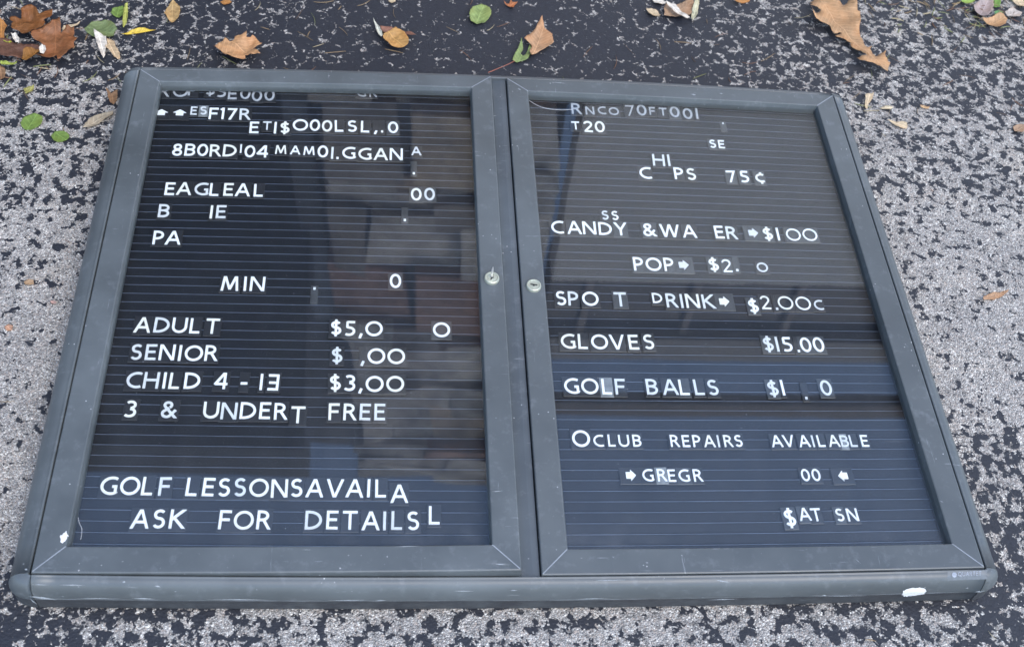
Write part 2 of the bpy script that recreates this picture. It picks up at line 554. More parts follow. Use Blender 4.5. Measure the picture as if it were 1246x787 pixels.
# locks
def lock(px, py, parent, zr, slot_rot, slot=True):
    c = at(px, py, zr + .004)
    verts, faces, mi = [], [], []
    rings = [(.0112, 0), (.0112, .0012), (.0107, .0040), (.0099, .0046), (.0088, .0046), (.0082, .0036), (.0062, .0036), (.0058, .0042), (.0006, .0043)]
    n = 32
    for r, z in rings:
        for i in range(n):
            a = 2 * math.pi * i / n
            verts.append((c.x + r * math.cos(a), c.y + r * math.sin(a), zr + z))
    for j in range(len(rings) - 1):
        for i in range(n):
            a, b_ = j * n + i, j * n + (i + 1) % n
            faces.append((a, b_, b_ + n, a + n)); mi.append(0)
    faces.append(tuple(range((len(rings) - 1) * n, len(rings) * n))); mi.append(0)
    base = len(verts)
    for (u, v) in ((-.0052, -.0009), (-.0016, -.0010), (-.0012, -.0026), (.0012, -.0026), (.0016, -.0010), (.0052, -.0009), (.0052, .0010), (-.0052, .0010)):
        cc, ss = math.cos(slot_rot), math.sin(slot_rot)
        verts.append((c.x + u * cc - v * ss, c.y + u * ss + v * cc, zr + .0047))
    faces.append(tuple(range(base, base + 8))); mi.append(1)
    o = mesh_obj('lock', verts, faces, [M_NICKEL, M_SLOT], parent, mi)
    return c
c1 = lock(598.5, 337.5, DOOR_L, ZT + raise_left(-.027, .03), rad(70))
c2 = lock(649.5, 346.5, DOOR_R, ZT, rad(-8))

# broken key standing in the left lock
zl = ZT + raise_left(-.027, .03) + .0048
kv, kf = [], []
for (w, t, z) in ((.0014, .0006, 0), (.0014, .0006, .012), (.0011, .0005, .019), (.0004, .0003, .0225)):
    for sx, sy in ((-1, -1), (1, -1), (1, 1), (-1, 1)):
        kv.append((c1.x - .0005 + sx * w + z * .02, c1.y + sy * t, zl + z))
for j in range(3):
    for i in range(4):
        a, b_ = j * 4 + i, j * 4 + (i + 1) % 4
        kf.append((a, b_, b_ + 4, a + 4))
kf.append((12, 13, 14, 15))
tag(mesh_obj('key', kv, kf, M_STEEL), 'thin bare metal key standing upright in the lock of the left door', 'key')

# ------------------------------------------------------------------ marks stuck to the metal
bpy.context.view_layer.update()
def tree_of(objs):
    vs_, fs_ = [], []
    for o in objs:
        b0 = len(vs_)
        vs_ += [o.matrix_world @ v.co for v in o.data.vertices]
        fs_ += [tuple(b0 + i for i in p.vertices) for p in o.data.polygons]
    return BVHTree.FromPolygons(vs_, fs_)
BVH = tree_of(cases + [DOOR_L, DOOR_R, P_POST])
def stick(px, py, lift=.0005):
    loc, nor, _, _ = BVH.ray_cast(CAM, ray(px, py))
    if loc is None: return None
    if nor.dot(CAM - loc) < 0: nor = -nor
    return loc + nor * lift

def splat(outlines, name, mat, parent, lift=.0006):
    verts, faces = [], []
    jr = random.Random(9)
    for ol in outlines:
        if mat is M_CHIP:
            fine = []
            for i in range(len(ol)):
                (xa, ya), (xb, yb) = ol[i], ol[(i + 1) % len(ol)]
                for q in range(4):
                    fine.append((xa + (xb - xa) * q / 4 + jr.gauss(0, .45), ya + (yb - ya) * q / 4 + jr.gauss(0, .35)))
            ol = fine
        cx = sum(p[0] for p in ol) / len(ol); cy = sum(p[1] for p in ol) / len(ol)
        pts = [stick(x, y, lift) for x, y in ol]
        c = stick(cx, cy, lift + .0004)
        if c is None or any(p is None for p in pts): continue
        b0 = len(verts)
        verts += pts + [c]
        for i in range(len(pts)):
            faces.append((b0 + i, b0 + (i + 1) % len(pts), b0 + len(pts)))
    o = mesh_obj(name, verts, faces, mat, parent)
    return o
def strip(x0, y0, x1, y1, w):
    dx, dy = x1 - x0, y1 - y0
    l = math.hypot(dx, dy) or 1
    w *= .62
    nx, ny = -dy / l * w / 2, dx / l * w / 2
    mx, my = (x0 + x1) / 2, (y0 + y1) / 2
    return [(x0, y0), (mx + nx, my + ny), (x1, y1), (mx - nx, my - ny)]
splat([[(1097, 722.5), (1099, 718), (1106, 715), (1117, 714), (1125, 714.5), (1127, 718), (1125, 721.5), (1114, 723.5), (1103, 725)]], 'paint_splat', M_CHIP, board)
splat([[(74, 651), (78, 648.5), (81.5, 645.5), (83, 652), (80, 657), (76, 661), (73.5, 659)]], 'paint_splat', M_CHIP, DOOR_L)
chips = [strip(38, 710.5, 60, 711, 1.6), strip(72, 711, 104, 711.5, 2.0), strip(149, 708, 153, 707, 3), strip(188, 712, 196, 713.5, 2.4),
         strip(552, 718.5, 577, 718.5, 1.8), strip(620, 717.5, 630, 717.6, 1.6), strip(160, 727, 190, 728, 3.0), strip(34, 724.5, 70, 729, 4.5),
         strip(470, 729.5, 456, 730, 2), strip(720, 706, 764, 705, 1.6), strip(870, 705, 888, 708, 2.4), strip(1000, 723, 1006, 724, 2.5),
         strip(1186, 719.5, 1199, 718, 3), strip(595, 685, 622, 688, .8), strip(30, 692, 34, 693, 4), strip(1204, 684.5, 1211, 684, 2),
         strip(700, 728, 740, 727, 1.3), strip(860, 729, 900, 728, 1.3), strip(990, 725, 1060, 724, 1.1), strip(90, 727, 150, 727.5, 1.1), strip(400, 730, 450, 729, 1.4),
         strip(250, 728, 330, 729, 1.1), strip(36, 727, 45, 735, 2.2), strip(1058, 733, 1095, 731, 1.4)]
rr = random.Random(3)
for _ in range(8):
    x, y = rr.uniform(40, 1180), rr.uniform(703, 728)
    chips.append(strip(x, y, x + rr.uniform(1, 4), y + rr.uniform(-1, 1), rr.uniform(.7, 1.6)))
for q in chips: splat([q], 'paint_fleck', M_SCUFF, board, .0004)
chipsd = [strip(840, 115, 847, 116, 2), strip(875, 114, 880, 114.5, 1.5), strip(672, 100.5, 690, 102, 1.0), strip(598, 142, 604, 141, 1.2), strip(630, 108, 634, 110, 2.0),
          strip(683, 608.5, 687, 609, 1.8), strip(683, 626, 685, 629, 1), strip(785, 684, 789, 684.5, 2), strip(782, 687, 784, 688, 2), strip(745, 677, 747, 678, 1.4), strip(828, 675, 831, 676, 1.6),
          strip(596, 685.5, 623, 686.5, 1), strip(655, 652, 656, 655, 1.6), strip(1040, 679, 1048, 686, .8), strip(365, 668.5, 380, 668.8, .9), strip(480, 665, 512, 664.2, .8), strip(598, 598, 612, 597, 1.4),
          strip(1143, 609, 1148, 611, 1.3)]
for _ in range(10):
    u = rr.random()
    if u < .5: x, y = rr.uniform(80, 1150), rr.uniform(668, 686)
    elif u < .75: x, y = rr.uniform(600, 660), rr.uniform(120, 660)
    else: x, y = rr.uniform(220, 980), rr.uniform(88, 112)
    chipsd.append(strip(x, y, x + rr.uniform(.8, 3), y + rr.uniform(-1, 1), rr.uniform(.6, 1.2)))
for q in chipsd: splat([q], 'paint_fleck', M_SCUFF, board, .0004)

# ------------------------------------------------------------------ stroke font (wide round O, narrow S and E), cap height 1
def arc(cx, cy, rx_, ry_, a0, a1, n=14):
    return [(cx + rx_ * math.cos(rad(a0 + (a1 - a0) * i / n)), cy + ry_ * math.sin(rad(a0 + (a1 - a0) * i / n))) for i in range(n + 1)]
SW = .132
h = SW / 2
def S_(w):
    r1 = (1 - SW) * .235; r2 = (1 - SW) * .265
    cx = w / 2
    top = arc(cx + .01, 1 - h - r1, w / 2 - h - .01, r1, 38, 255, 16)
    bot = arc(cx, h + r2, w / 2 - h, r2, 75, -148, 16)
    return [top + bot]
def D_bowl(x, y0, y1, w, n=14):
    cy, ry_ = (y0 + y1) / 2, (y1 - y0) / 2
    sx = max(x, w - ry_ * 1.15)
    return [(x, y1), (sx, y1)] + arc(sx, cy, w - sx, ry_, 90, -90, n)[1:-1] + [(sx, y0), (x, y0)]
EXT = .25
G = {
 'A': (.80, [[(h - .02 - .10, -EXT), (.40, 1.03), ], [(.40, 1.03), (.80 - h + .02 + .10, -EXT)], [(.20, .34), (.60, .34)]]),
 'B': (.58, [[(h, 0), (h, 1)], D_bowl(h, .53, 1 - h, .50), D_bowl(h, h, .53, .58 - h + .01)]),
 'C': (.74, [arc(.53, .5, .53 - h, .5 - h, 62, 298, 22)]),
 'D': (.76, [[(h, 0), (h, 1)], D_bowl(h, h, 1 - h, .76 - h, 20)]),
 'E': (.54, [[(h, 0), (h, 1)], [(h, 1 - h), (.54, 1 - h)], [(h, .52), (.49, .52)], [(h, h), (.54, h)]]),
 'F': (.52, [[(h, 0), (h, 1)], [(h, 1 - h), (.52, 1 - h)], [(h, .50), (.47, .50)]]),
 'G': (.84, [arc(.53, .5, .53 - h, .5 - h, 58, 300, 22) + [(.80 - h, .12)], [(.80 - h, .06), (.80 - h, .46)], [(.56, .46), (.80, .46)]]),
 'H': (.74, [[(h, 0), (h, 1)], [(.74 - h, 0), (.74 - h, 1)], [(h, .52), (.74 - h, .52)]]),
 'I': (SW, [[(h, 0), (h, 1)]]),
 'K': (.66, [[(h, 0), (h, 1)], [(h + .02, .47), (.60 + .12, 1.0 + .13)], [(.17, .58), (.62 + .12, -.13)]]),
 'L': (.50, [[(h, 0), (h, 1)], [(h, h), (.50, h)]]),
 'M': (.88, [[(.02 + h - .03, -.05), (.15, 1.05)], [(.14, 1.12), (.44, .10)], [(.44, .10), (.74, 1.12)], [(.73, 1.05), (.86 - h + .03, -.05)]]),
 'N': (.76, [[(h, 0), (h, 1)], [(h - .06, 1.13), (.76 - h + .06, -.13)], [(.76 - h, 0), (.76 - h, 1)]]),
 'O': (1.0, [arc(.5, .5, .5 - h, .5 - h, 90, 450, 36)]),
 '0': (.64, [arc(.32, .5, .32 - h, .5 - h, 90, 450, 32)]),
 'P': (.54, [[(h, 0), (h, 1)], D_bowl(h, .44, 1 - h, .54 - h + .01)]),
 'R': (.60, [[(h, 0), (h, 1)], D_bowl(h, .50, 1 - h, .53 - h), [(.30, .50), (.56 + .09, -.15)]]),
 'S': (.54, S_(.54)),
 'T': (.66, [[(.33, 0), (.33, 1)], [(0, 1 - h), (.66, 1 - h)]]),
 'U': (.74, [[(h, 1), (h, .40)] + arc(.37, .40, .37 - h, .40 - h, 180, 360, 14)[1:-1] + [(.74 - h, .40), (.74 - h, 1)]]),
 'V': (.76, [[(h - .02 - .07, 1.2), (.38, -.03)], [(.38, -.03), (.76 - h + .02 + .07, 1.2)]]),
 'W': (1.12, [[(h - .02 - .05, 1.2), (.30, -.03)], [(.30, -.03), (.56, 1.03)], [(.56, 1.03), (.82, -.03)], [(.82, -.03), (1.12 - h + .07, 1.2)]]),
 'Y': (.72, [[(.36, 0), (.36, .46)], [(.36, .43), (h - .02 - .12, 1.2)], [(.36, .43), (.72 - h + .02 + .12, 1.2)]]),
 'Q': (1.0, [arc(.5, .5, .5 - h, .5 - h, 90, 450, 36), [(.55, .25), (.95, -.12)]]),
 '1': (.22, [[(.22 - h, 0), (.22 - h, 1)], [(.20 - h, .95), (.0, .82)]]),
 '2': (.56, [arc(.27, .70, .27 - h + .02, .30 - h, 165, -35, 14) + [(.08, h + .02)], [(.03, h), (.56, h)]]),
 '3': (.54, [arc(.24, .745, .25 - h + .02, .255 - h, 140, -88, 14), arc(.23, .29, .31 - h, .29 - h, 88, -140, 16)]),
 '4': (.66, [[(.50, 0), (.50, 1)], [(.52, 1.08), (.02, .26)], [(.03, .30), (.66, .30)]]),
 '5': (.54, [[(.12, 1 - h), (.50, 1 - h)], [(.13, 1 - h), (.13, .56)], [(.13, .585)] + arc(.22, .31, .32 - h, .31 - h, 88, -125, 16)]),
 '7': (.56, [[(0, 1 - h), (.56, 1 - h)], [(.54, 1.02), (.14, -.12)]]),
 '8': (.58, [arc(.29, .745, .24 - h + .01, .255 - h, 90, 450, 22), arc(.29, .275, .29 - h, .275 - h, 90, 450, 24)]),
 '&': (.78, [arc(.30, .775, .19 - h + .05, .225 - h, -60, 225, 16) + [(.72 + .10, -.10)],
             [(.37, .60)] + arc(.28, .27, .28 - h, .27 - h, 120, 330, 16) + [(.70, .48)]]),
 '$': (.56, [[(x, .06 + y * .88) for x, y in S_(.56)[0]], [(.28, -.06), (.28, 1.06)]]),
 'c|': (.56, [arc(.38, .48, .38 - h, .37 - h, 58, 302, 18), [(.37, -.02), (.37, .15)], [(.37, .81), (.37, .95)]]),
 '-': (.34, [[(0, .40), (.34, .40)]]),
 '.': (.15, [[(.075, 0), (.075, .15)]]),
 ',': (.20, [[(.05, -.14), (.15, .16)]]),
 'arrow': None,
}
STRAIGHT_CLIP = set('AKMNVWYR472&')

def ribbon(pts, w):
    out = []
    closed = (Vector(pts[0]) - Vector(pts[-1])).length < 1e-4
    p = [Vector(q) for q in (pts[:-1] if closed else pts)]
    n = len(p)
    L, R_ = [], []
    for i in range(n):
        a = p[i - 1] if (i > 0 or closed) else None
        b_ = p[(i + 1) % n] if (i < n - 1 or closed) else None
        d1 = (p[i] - a).normalized() if a is not None else None
        d2 = (b_ - p[i]).normalized() if b_ is not None else None
        if d1 is None: d1 = d2
        if d2 is None: d2 = d1
        n1, n2 = Vector((-d1.y, d1.x)), Vector((-d2.y, d2.x))
        m = (n1 + n2)
        m = m.normalized() if m.length > 1e-6 else n1
        k = min(1.6, 1.0 / max(.3, m.dot(n1)))
        L.append(p[i] + m * (w / 2 * k)); R_.append(p[i] - m * (w / 2 * k))
    rng = range(n) if closed else range(n - 1)
    for i in rng:
        j = (i + 1) % n
        out.append([R_[i], R_[j], L[j], L[i]])
    return out
def clip_y(poly, lo, hi):
    for sgn, lim in ((1, lo), (-1, -hi)):
        res = []
        for i in range(len(poly)):
            a, b_ = poly[i], poly[(i + 1) % len(poly)]
            fa, fb = sgn * a.y - lim, sgn * b_.y - lim
            if fa >= 0: res.append(a)
            if (fa >= 0) != (fb >= 0):
                t = fa / (fa - fb)
                res.append(a + (b_ - a) * t)
        poly = res
        if len(poly) < 3: return []
    return poly

WIDE = {'A': .80, 'V': .79, 'E': .55, 'F': .55, 'R': .635, 'S': .575, 'N': .80, 'D': .80, 'U': .79, 'T': .70, 'H': .77, 'L': .52, 'C': .73, 'G': .83, 'O': .94, '5': .58, '3': .57, '$': .58, 'M': .94, 'P': .57, 'K': .70, 'W': 1.15, 'B': .61}
def width_of(ch):
    return WIDE.get(ch, G[ch][0])

def glyph_polys(ch, sw=SW):
    """convex polygons (layer, points) of a character, cap height 1, left edge at 0"""
    if ch == 'arrow':
        pl = [[(0, .24), (.36, .24), (.36, .76), (0, .76)], [(.34, .05), (.72, .5), (.34, .95)]]
        return .72, [(i, [Vector(q) for q in p]) for i, p in enumerate(pl)]
    w0, strokes = G[ch]
    w = width_of(ch)
    fx = (w - SW) / (w0 - SW) if w0 > SW + .01 else 1.0
    strokes = [[(h + (x - h) * fx, y) for x, y in st] for st in strokes]
    polys = []
    for li, s in enumerate(strokes):
        for q in ribbon(s, sw):
            if ch in STRAIGHT_CLIP:
                q = clip_y(q, 0, 1)
            if len(q) >= 3: polys.append((li, q))
    return w, polys

def solid(polys, height, z0, z1, dz, xoff, yoff):
    verts, faces = [], []
    for li, q in polys:
        b0 = len(verts); n = len(q)
        zt = z1 + li * dz
        for v in q: verts.append(((v.x + xoff) * height, (v.y + yoff) * height, z0))
        for v in q: verts.append(((v.x + xoff) * height, (v.y + yoff) * height, zt))
        faces.append(tuple(range(b0 + n, b0 + 2 * n)))
        for i in range(n):
            j = (i + 1) % n
            faces.append((b0 + i, b0 + j, b0 + n + j, b0 + n + i))
    return verts, faces

# ------------------------------------------------------------------ loose letters in the board
cache = {}
def char_mesh(ch, size, thin):
    key = (ch, size, thin)
    if key not in cache:
        w, polys = glyph_polys(ch, SW * (.74 if thin else 1.0))
        v, f = solid(polys, size, .0006, .0018, .00006, -w / 2, -.5)
        me = bpy.data.meshes.new('character'); me.from_pydata(v, [], f); me.materials.append(M_WHITE); me.update()
        cache[key] = (me, w)
    return cache[key]
def tile_mesh(ch, size, tint):
    key = ('tile', ch, size, tint)
    if key not in cache:
        w = .72 if ch == 'arrow' else width_of(ch)
        hw = w * size / 2 + .0024
        if ch in '.,': hw = .0052
        if ch == 'arrow': hw = .0155
        lo, hi = -size / 2 - .0040, size / 2 + .0032
        bv = .0006
        secs = [(hw, lo, hi, -.0004), (hw, lo, hi, .0006 - .0002), (hw - bv, lo + bv, hi - bv, .0008)]
        v, f = [], []
        for a, l, t, z in secs:
            v += [(-a, l, z), (a, l, z), (a, t, z), (-a, t, z)]
        for j in range(2):
            for i in range(4):
                q, r = j * 4 + i, j * 4 + (i + 1) % 4
                f.append((q, r, r + 4, q + 4))
        f.append((8, 9, 10, 11))
        me = bpy.data.meshes.new('tile'); me.from_pydata(v, [], f); me.materials.append(M_TILE[tint]); me.update()
        cache[key] = me
    return cache[key]

BIG, SMALL = .0262, .0187
NAMES = {'$': 'dollar sign', 'c|': 'cent sign', '&': 'ampersand', '.': 'full stop', ',': 'comma', '-': 'dash', 'arrow': 'arrow'}
ORD = ['first', 'second', 'third', 'fourth', 'fifth', 'sixth', 'seventh', 'eighth', 'ninth', 'tenth', 'eleventh', 'twelfth', 'thirteenth', 'fourteenth',
       'fifteenth', 'sixteenth', 'seventeenth', 'eighteenth', 'nineteenth', 'twentieth', 'twenty-first', 'twenty-second', 'twenty-third', 'twenty-fourth', 'twenty-fifth']
# every entry: (row key, region origin x, y, zoom, [(char, cx, cy, flags)]); flags: s small, g grey tile, p pale tile, r turned half round, t thin, q turned arrow
ROWS = []
def row(key, X, Y, k, items):
    ROWS.append((key, [(it[0], X + it[1] / k, Y + it[2] / k, it[3] if len(it) > 3 else '') for it in items]))
row('half hidden row reading ROP $5E000', 185, 98, 7.7875, [('R', 115, 110), ('O', 272, 112), ('P', 388, 100), ('$', 553, 98), ('5', 660, 116), ('E', 765, 137), ('0', 885, 132), ('0', 995, 153), ('0', 1115, 150)])
row('pair GR under the top rail', 310, 0, 3.894, [('G', 507, 443, 's'), ('R', 560, 445, 's')])
row('row with two arrows, reading ESF17R', 185, 98, 7.7875, [('arrow', 90, 308, 'u'), ('arrow', 265, 312, 'u'), ('E', 398, 297, 's'), ('S', 488, 292, 'sp'), ('F', 585, 322), ('1', 668, 323), ('7', 757, 325), ('R', 880, 328)])
row('row reading ETI$O00LSL,.0', 295, 138, 6.23, [('E', 90, 113), ('T', 188, 100, 's'), ('I', 250, 117), ('$', 322, 116), ('O', 440, 95), ('0', 550, 98), ('0', 642, 101), ('L', 732, 103), ('S', 832, 105), ('L', 930, 107), (',', 1010, 110), ('.', 1058, 110), ('0', 1142, 112, 'g')])
ROWS.append(('row reading 8B0RDI04 MAM0I.GGAN', [(c, 200 + x / 7.7875, 170 + y / 7.7875, f) for c, x, y, f in
    [('8', 125, 103, ''), ('B', 245, 105, ''), ('0', 365, 108, ''), ('R', 483, 110, ''), ('D', 622, 112, ''), ('I', 727, 95, 's'), ('0', 812, 118, ''), ('4', 932, 120, ''), ('M', 1105, 105, 's')]] +
    [(c, 355 + x / 7.329, 170 + y / 7.329, f) for c, x, y, f in
    [('A', 32, 100, 's'), ('M', 155, 107, 's'), ('0', 278, 115, ''), ('I', 362, 125, ''), ('.', 410, 128, ''), ('G', 512, 127, ''), ('G', 655, 133, ''), ('A', 795, 137, ''), ('N', 932, 140, ''), ('A', 1110, 108, 's')]]))
row('spot just above the pair 00', 355, 170, 7.329, [('.', 1088, 262, 'g')])
row('word EAGLEAL', 180, 215, 7.7875, [('E', 210, 122), ('A', 345, 122), ('G', 512, 127), ('L', 630, 130), ('E', 765, 130), ('A', 900, 135), ('L', 1048, 137)])
row('pair 00 level with EAGLEAL', 310, 200, 3.894, [('0', 765, 145, 'g'), ('0', 828, 145, 'g')])
row('spot just below the pair 00', 310, 200, 3.894, [('.', 711, 242, 'g')])
row('row reading B IE', 180, 215, 7.7875, [('B', 153, 330), ('I', 603, 342), ('E', 695, 342)])
row('pair PA', 180, 215, 7.7875, [('P', 100, 583), ('A', 243, 587)])
row('row reading MIN 0', 260, 325, 5.19, [('M', 105, 108), ('I', 200, 110), ('N', 278, 112), ('.', 635, 176, 'rg'), ('0', 1148, 92, 'g')])
ROWS.append(('row reading ADULT $5,O O', [(c, 150 + x / 6.23, 380 + y / 6.23, '') for c, x, y in [('A', 150, 100), ('D', 295, 102), ('U', 430, 105), ('L', 545, 107), ('T', 678, 110)]] +
    [(c, 380 + x / 6.922, 380 + y / 6.922, f) for c, x, y, f in [('$', 200, 138, ''), ('5', 318, 140, ''), (',', 408, 143, ''), ('O', 520, 145, ''), ('O', 1088, 152, 'g')]]))
ROWS.append(('row reading SENIOR $ ,OO', [(c, 150 + x / 6.23, 380 + y / 6.23, '') for c, x, y in [('S', 102, 305), ('E', 212, 307), ('N', 335, 310), ('I', 432, 312), ('O', 537, 315), ('R', 668, 315)]] +
    [(c, 380 + x / 6.922, 380 + y / 6.922, '') for c, x, y in [('$', 208, 368), (',', 425, 373), ('O', 540, 375), ('O', 707, 375)]]))
ROWS.append(('row reading CHILD 4-13 $3,OO', [(c, 150 + x / 6.23, 380 + y / 6.23, f) for c, x, y, f in [('C', 82, 517, ''), ('H', 215, 520, ''), ('I', 315, 522, ''), ('L', 390, 523, ''), ('D', 525, 523, ''), ('4', 745, 525, ''), ('-', 917, 530, ''), ('I', 1048, 532, ''), ('E', 1140, 537, 'r')]] +
    [(c, 380 + x / 6.922, 380 + y / 6.922, '') for c, x, y in [('$', 193, 598), ('3', 318, 600), (',', 408, 603), ('O', 525, 607), ('O', 698, 608)]]))
ROWS.append(('row reading 3 & UNDERT FREE', [(c, 140 + x / 6.922, 480 + y / 6.922, '') for c, x, y in [('3', 135, 125), ('&', 460, 132), ('U', 812, 137), ('N', 962, 142), ('D', 1122, 140)]] +
    [(c, 310 + x / 6.922, 480 + y / 6.922, '') for c, x, y in [('E', 88, 142), ('R', 218, 145), ('T', 365, 175), ('F', 668, 150), ('R', 800, 150), ('E', 930, 152), ('E', 1053, 153)]]))
ROWS.append(('row reading GOLF LESSONSAVAILA', [(c, 115 + x / 6.23, 570 + y / 6.23, '') for c, x, y in [('G', 115, 133), ('O', 273, 135), ('L', 405, 138), ('F', 535, 138), ('L', 740, 142), ('E', 867, 145), ('S', 985, 145), ('S', 1105, 145)]] +
    [(c, 310 + x / 5.192, 570 + y / 5.192, '') for c, x, y in [('O', 28, 125), ('N', 157, 128), ('S', 265, 125), ('A', 380, 128), ('V', 507, 127), ('A', 632, 128), ('I', 720, 128), ('L', 795, 128), ('A', 913, 162)]]))
ROWS.append(('row reading ASK FOR DETAILSL', [(c, 115 + x / 6.23, 570 + y / 6.23, '') for c, x, y in [('A', 350, 385), ('S', 492, 385), ('K', 630, 387), ('F', 990, 390), ('O', 1133, 395)]] +
    [(c, 310 + x / 5.192, 570 + y / 5.192, '') for c, x, y in [('R', 57, 328), ('D', 372, 328), ('E', 490, 328), ('T', 602, 330), ('A', 733, 332), ('I', 820, 333), ('L', 897, 332), ('S', 1000, 332), ('L', 1133, 298)]]))
row('dim top row reading RNCO', 685, 118, 6.922, [('R', 110, 105), ('N', 225, 123, 's'), ('C', 325, 122, 's'), ('O', 427, 127, 's'), ('7', 562, 122, 't'), ('0', 660, 120), ('F', 750, 125, 's'), ('T', 840, 132, 's'), ('0', 938, 135, 'g'), ('0', 1048, 147), ('I', 1125, 148)])
row('trio T20', 685, 118, 6.922, [('T', 105, 247, 's'), ('2', 210, 257), ('0', 308, 260)])
row('spot above the pair SE', 620, 0, 3.894, [('.', 1014, 603, 'rgs')])
row('pair SE', 765, 160, 6.922, [('S', 705, 110, 'sg'), ('E', 778, 115, 's')])
row('pair HI above CPS', 765, 160, 6.922, [('H', 250, 247), ('I', 335, 250)])
row('row reading C PS 75 cents', 765, 160, 6.922, [('C', 138, 355), ('P', 418, 360), ('S', 523, 368), ('7', 860, 385, 'g'), ('5', 970, 388, 'g'), ('c|', 1100, 398, 'g')])
row('pair SS above CANDY', 660, 250, 7.7875, [('S', 592, 98, 's'), ('S', 685, 103, 's')])
ROWS.append(('row reading CANDY &WA ER', [(c, 660 + x / 7.7875, 250 + y / 7.7875, f) for c, x, y, f in [('C', 140, 212, ''), ('A', 300, 217, ''), ('N', 442, 222, ''), ('D', 593, 227, ''), ('Y', 738, 230, 'g'), ('&', 1010, 240, 'g')]] +
    [('W', 620 + 757 / 3.894, 200 + 318 / 3.894, '')] +
    [(c, 810 + x / 6.23, 260 + y / 6.23, f) for c, x, y, f in [('A', 177, 140, ''), ('E', 402, 147, ''), ('R', 495, 150, ''), ('arrow', 662, 152, 'g'), ('$', 770, 160, 'g'), ('I', 848, 160, ''), ('O', 965, 165, 'tg'), ('O', 1090, 167, 'tg')]]))
ROWS.append(('row reading POP $2. O', [(c, 750 + x / 7.7875, 300 + y / 7.7875, f) for c, x, y, f in [('P', 205, 170, 'g'), ('O', 350, 175, 'g'), ('P', 492, 178, 'g'), ('arrow', 637, 180, 'g'), ('$', 918, 178, 'g'), ('2', 1042, 190, 'tg'), ('.', 1133, 177, 'g')]] +
    [('O', 810 + 730 / 6.23, 260 + 412 / 6.23, 's')]))
ROWS.append(('row reading SPO T DRINK', [(c, 665 + x / 6.922, 345 + y / 6.922, f) for c, x, y, f in [('S', 120, 128, ''), ('P', 222, 132, ''), ('O', 367, 135, ''), ('T', 620, 138, 'g'), ('D', 930, 128, 's'), ('R', 1050, 150, ''), ('I', 1135, 152, '')]] +
    [(c, 830 + x / 6.558, 345 + y / 6.558, f) for c, x, y, f in [('N', 80, 145, ''), ('K', 205, 150, ''), ('arrow', 335, 148, 'g'), ('$', 565, 185, 'g'), ('2', 660, 158, 't'), ('.', 745, 160, ''), ('O', 822, 160, 't'), ('O', 962, 165, 't'), ('C', 1085, 175, 's')]]))
ROWS.append(('row reading GLOVES $I5.00', [(c, 670 + x / 3.665, 400 + y / 3.665, '') for c, x, y in [('G', 78, 58), ('L', 142, 60), ('O', 217, 62), ('V', 295, 62), ('E', 368, 63), ('S', 435, 62)]] +
    [(c, 920 + x / 8.284, 400 + y / 8.284, f) for c, x, y, f in [('$', 118, 160, 'g'), ('I', 207, 162, 'g'), ('5', 305, 165, ''), ('.', 412, 168, ''), ('0', 495, 168, 'g'), ('0', 623, 168, 'g')]]))
ROWS.append(('row reading GOLF BALLS $I.0', [(c, 675 + x / 5.933, 455 + y / 5.933, f) for c, x, y, f in [('G', 122, 90, ''), ('O', 252, 93, ''), ('L', 372, 97, 'p'), ('F', 470, 95, ''), ('B', 698, 97, ''), ('A', 830, 100, ''), ('L', 930, 100, 'g'), ('L', 1037, 100, ''), ('S', 1138, 103, '')]] +
    [(c, 920 + x / 8.284, 400 + y / 8.284, f) for c, x, y, f in [('$', 165, 607, 'g'), ('I', 262, 600, ''), ('.', 487, 640, ''), ('0', 700, 600, 'g')]]))
ROWS.append(('row reading OCLUB REPAIRS', [(c, 685 + x / 5.417, 515 + y / 5.417, f) for c, x, y, f in [('O', 118, 103, ''), ('C', 232, 118, 's'), ('L', 318, 118, 's'), ('U', 400, 118, 's'), ('B', 485, 118, 's'), ('R', 733, 120, 's'), ('E', 808, 120, 's'), ('P', 878, 120, 's'), ('A', 962, 122, 's'), ('I', 1022, 120, 's'), ('R', 1085, 120, 's'), ('S', 1153, 120, 's')]] +
    [(c, 920 + x / 6.293, 520 + y / 6.293, f) for c, x, y, f in [('A', 155, 108, 's'), ('V', 245, 108, 's'), ('A', 364, 110, 's'), ('I', 432, 108, 's'), ('L', 492, 108, 's'), ('A', 590, 108, 's'), ('B', 672, 108, 'sp'), ('L', 738, 108, 's'), ('E', 825, 108, 's')]]))
ROWS.append(('row reading GREGR 00', [(c, 685 + x / 5.417, 515 + y / 5.417, f) for c, x, y, f in [('arrow', 447, 345, 's'), ('G', 560, 345, 's'), ('R', 648, 345, 'sp'), ('E', 715, 347, 's'), ('G', 797, 347, 'sg'), ('R', 885, 347, 's')]] +
    [(c, 920 + x / 6.293, 520 + y / 6.293, f) for c, x, y, f in [('0', 375, 367, 's'), ('0', 455, 367, 's'), ('arrow', 660, 375, 'sl')]]))
row('bottom row reading $AT SN', 920, 520, 6.293, [('$', 255, 695, 'g'), ('A', 368, 668, 'sg'), ('T', 455, 672, 's'), ('S', 637, 672, 'sg'), ('N', 733, 672, 's')])

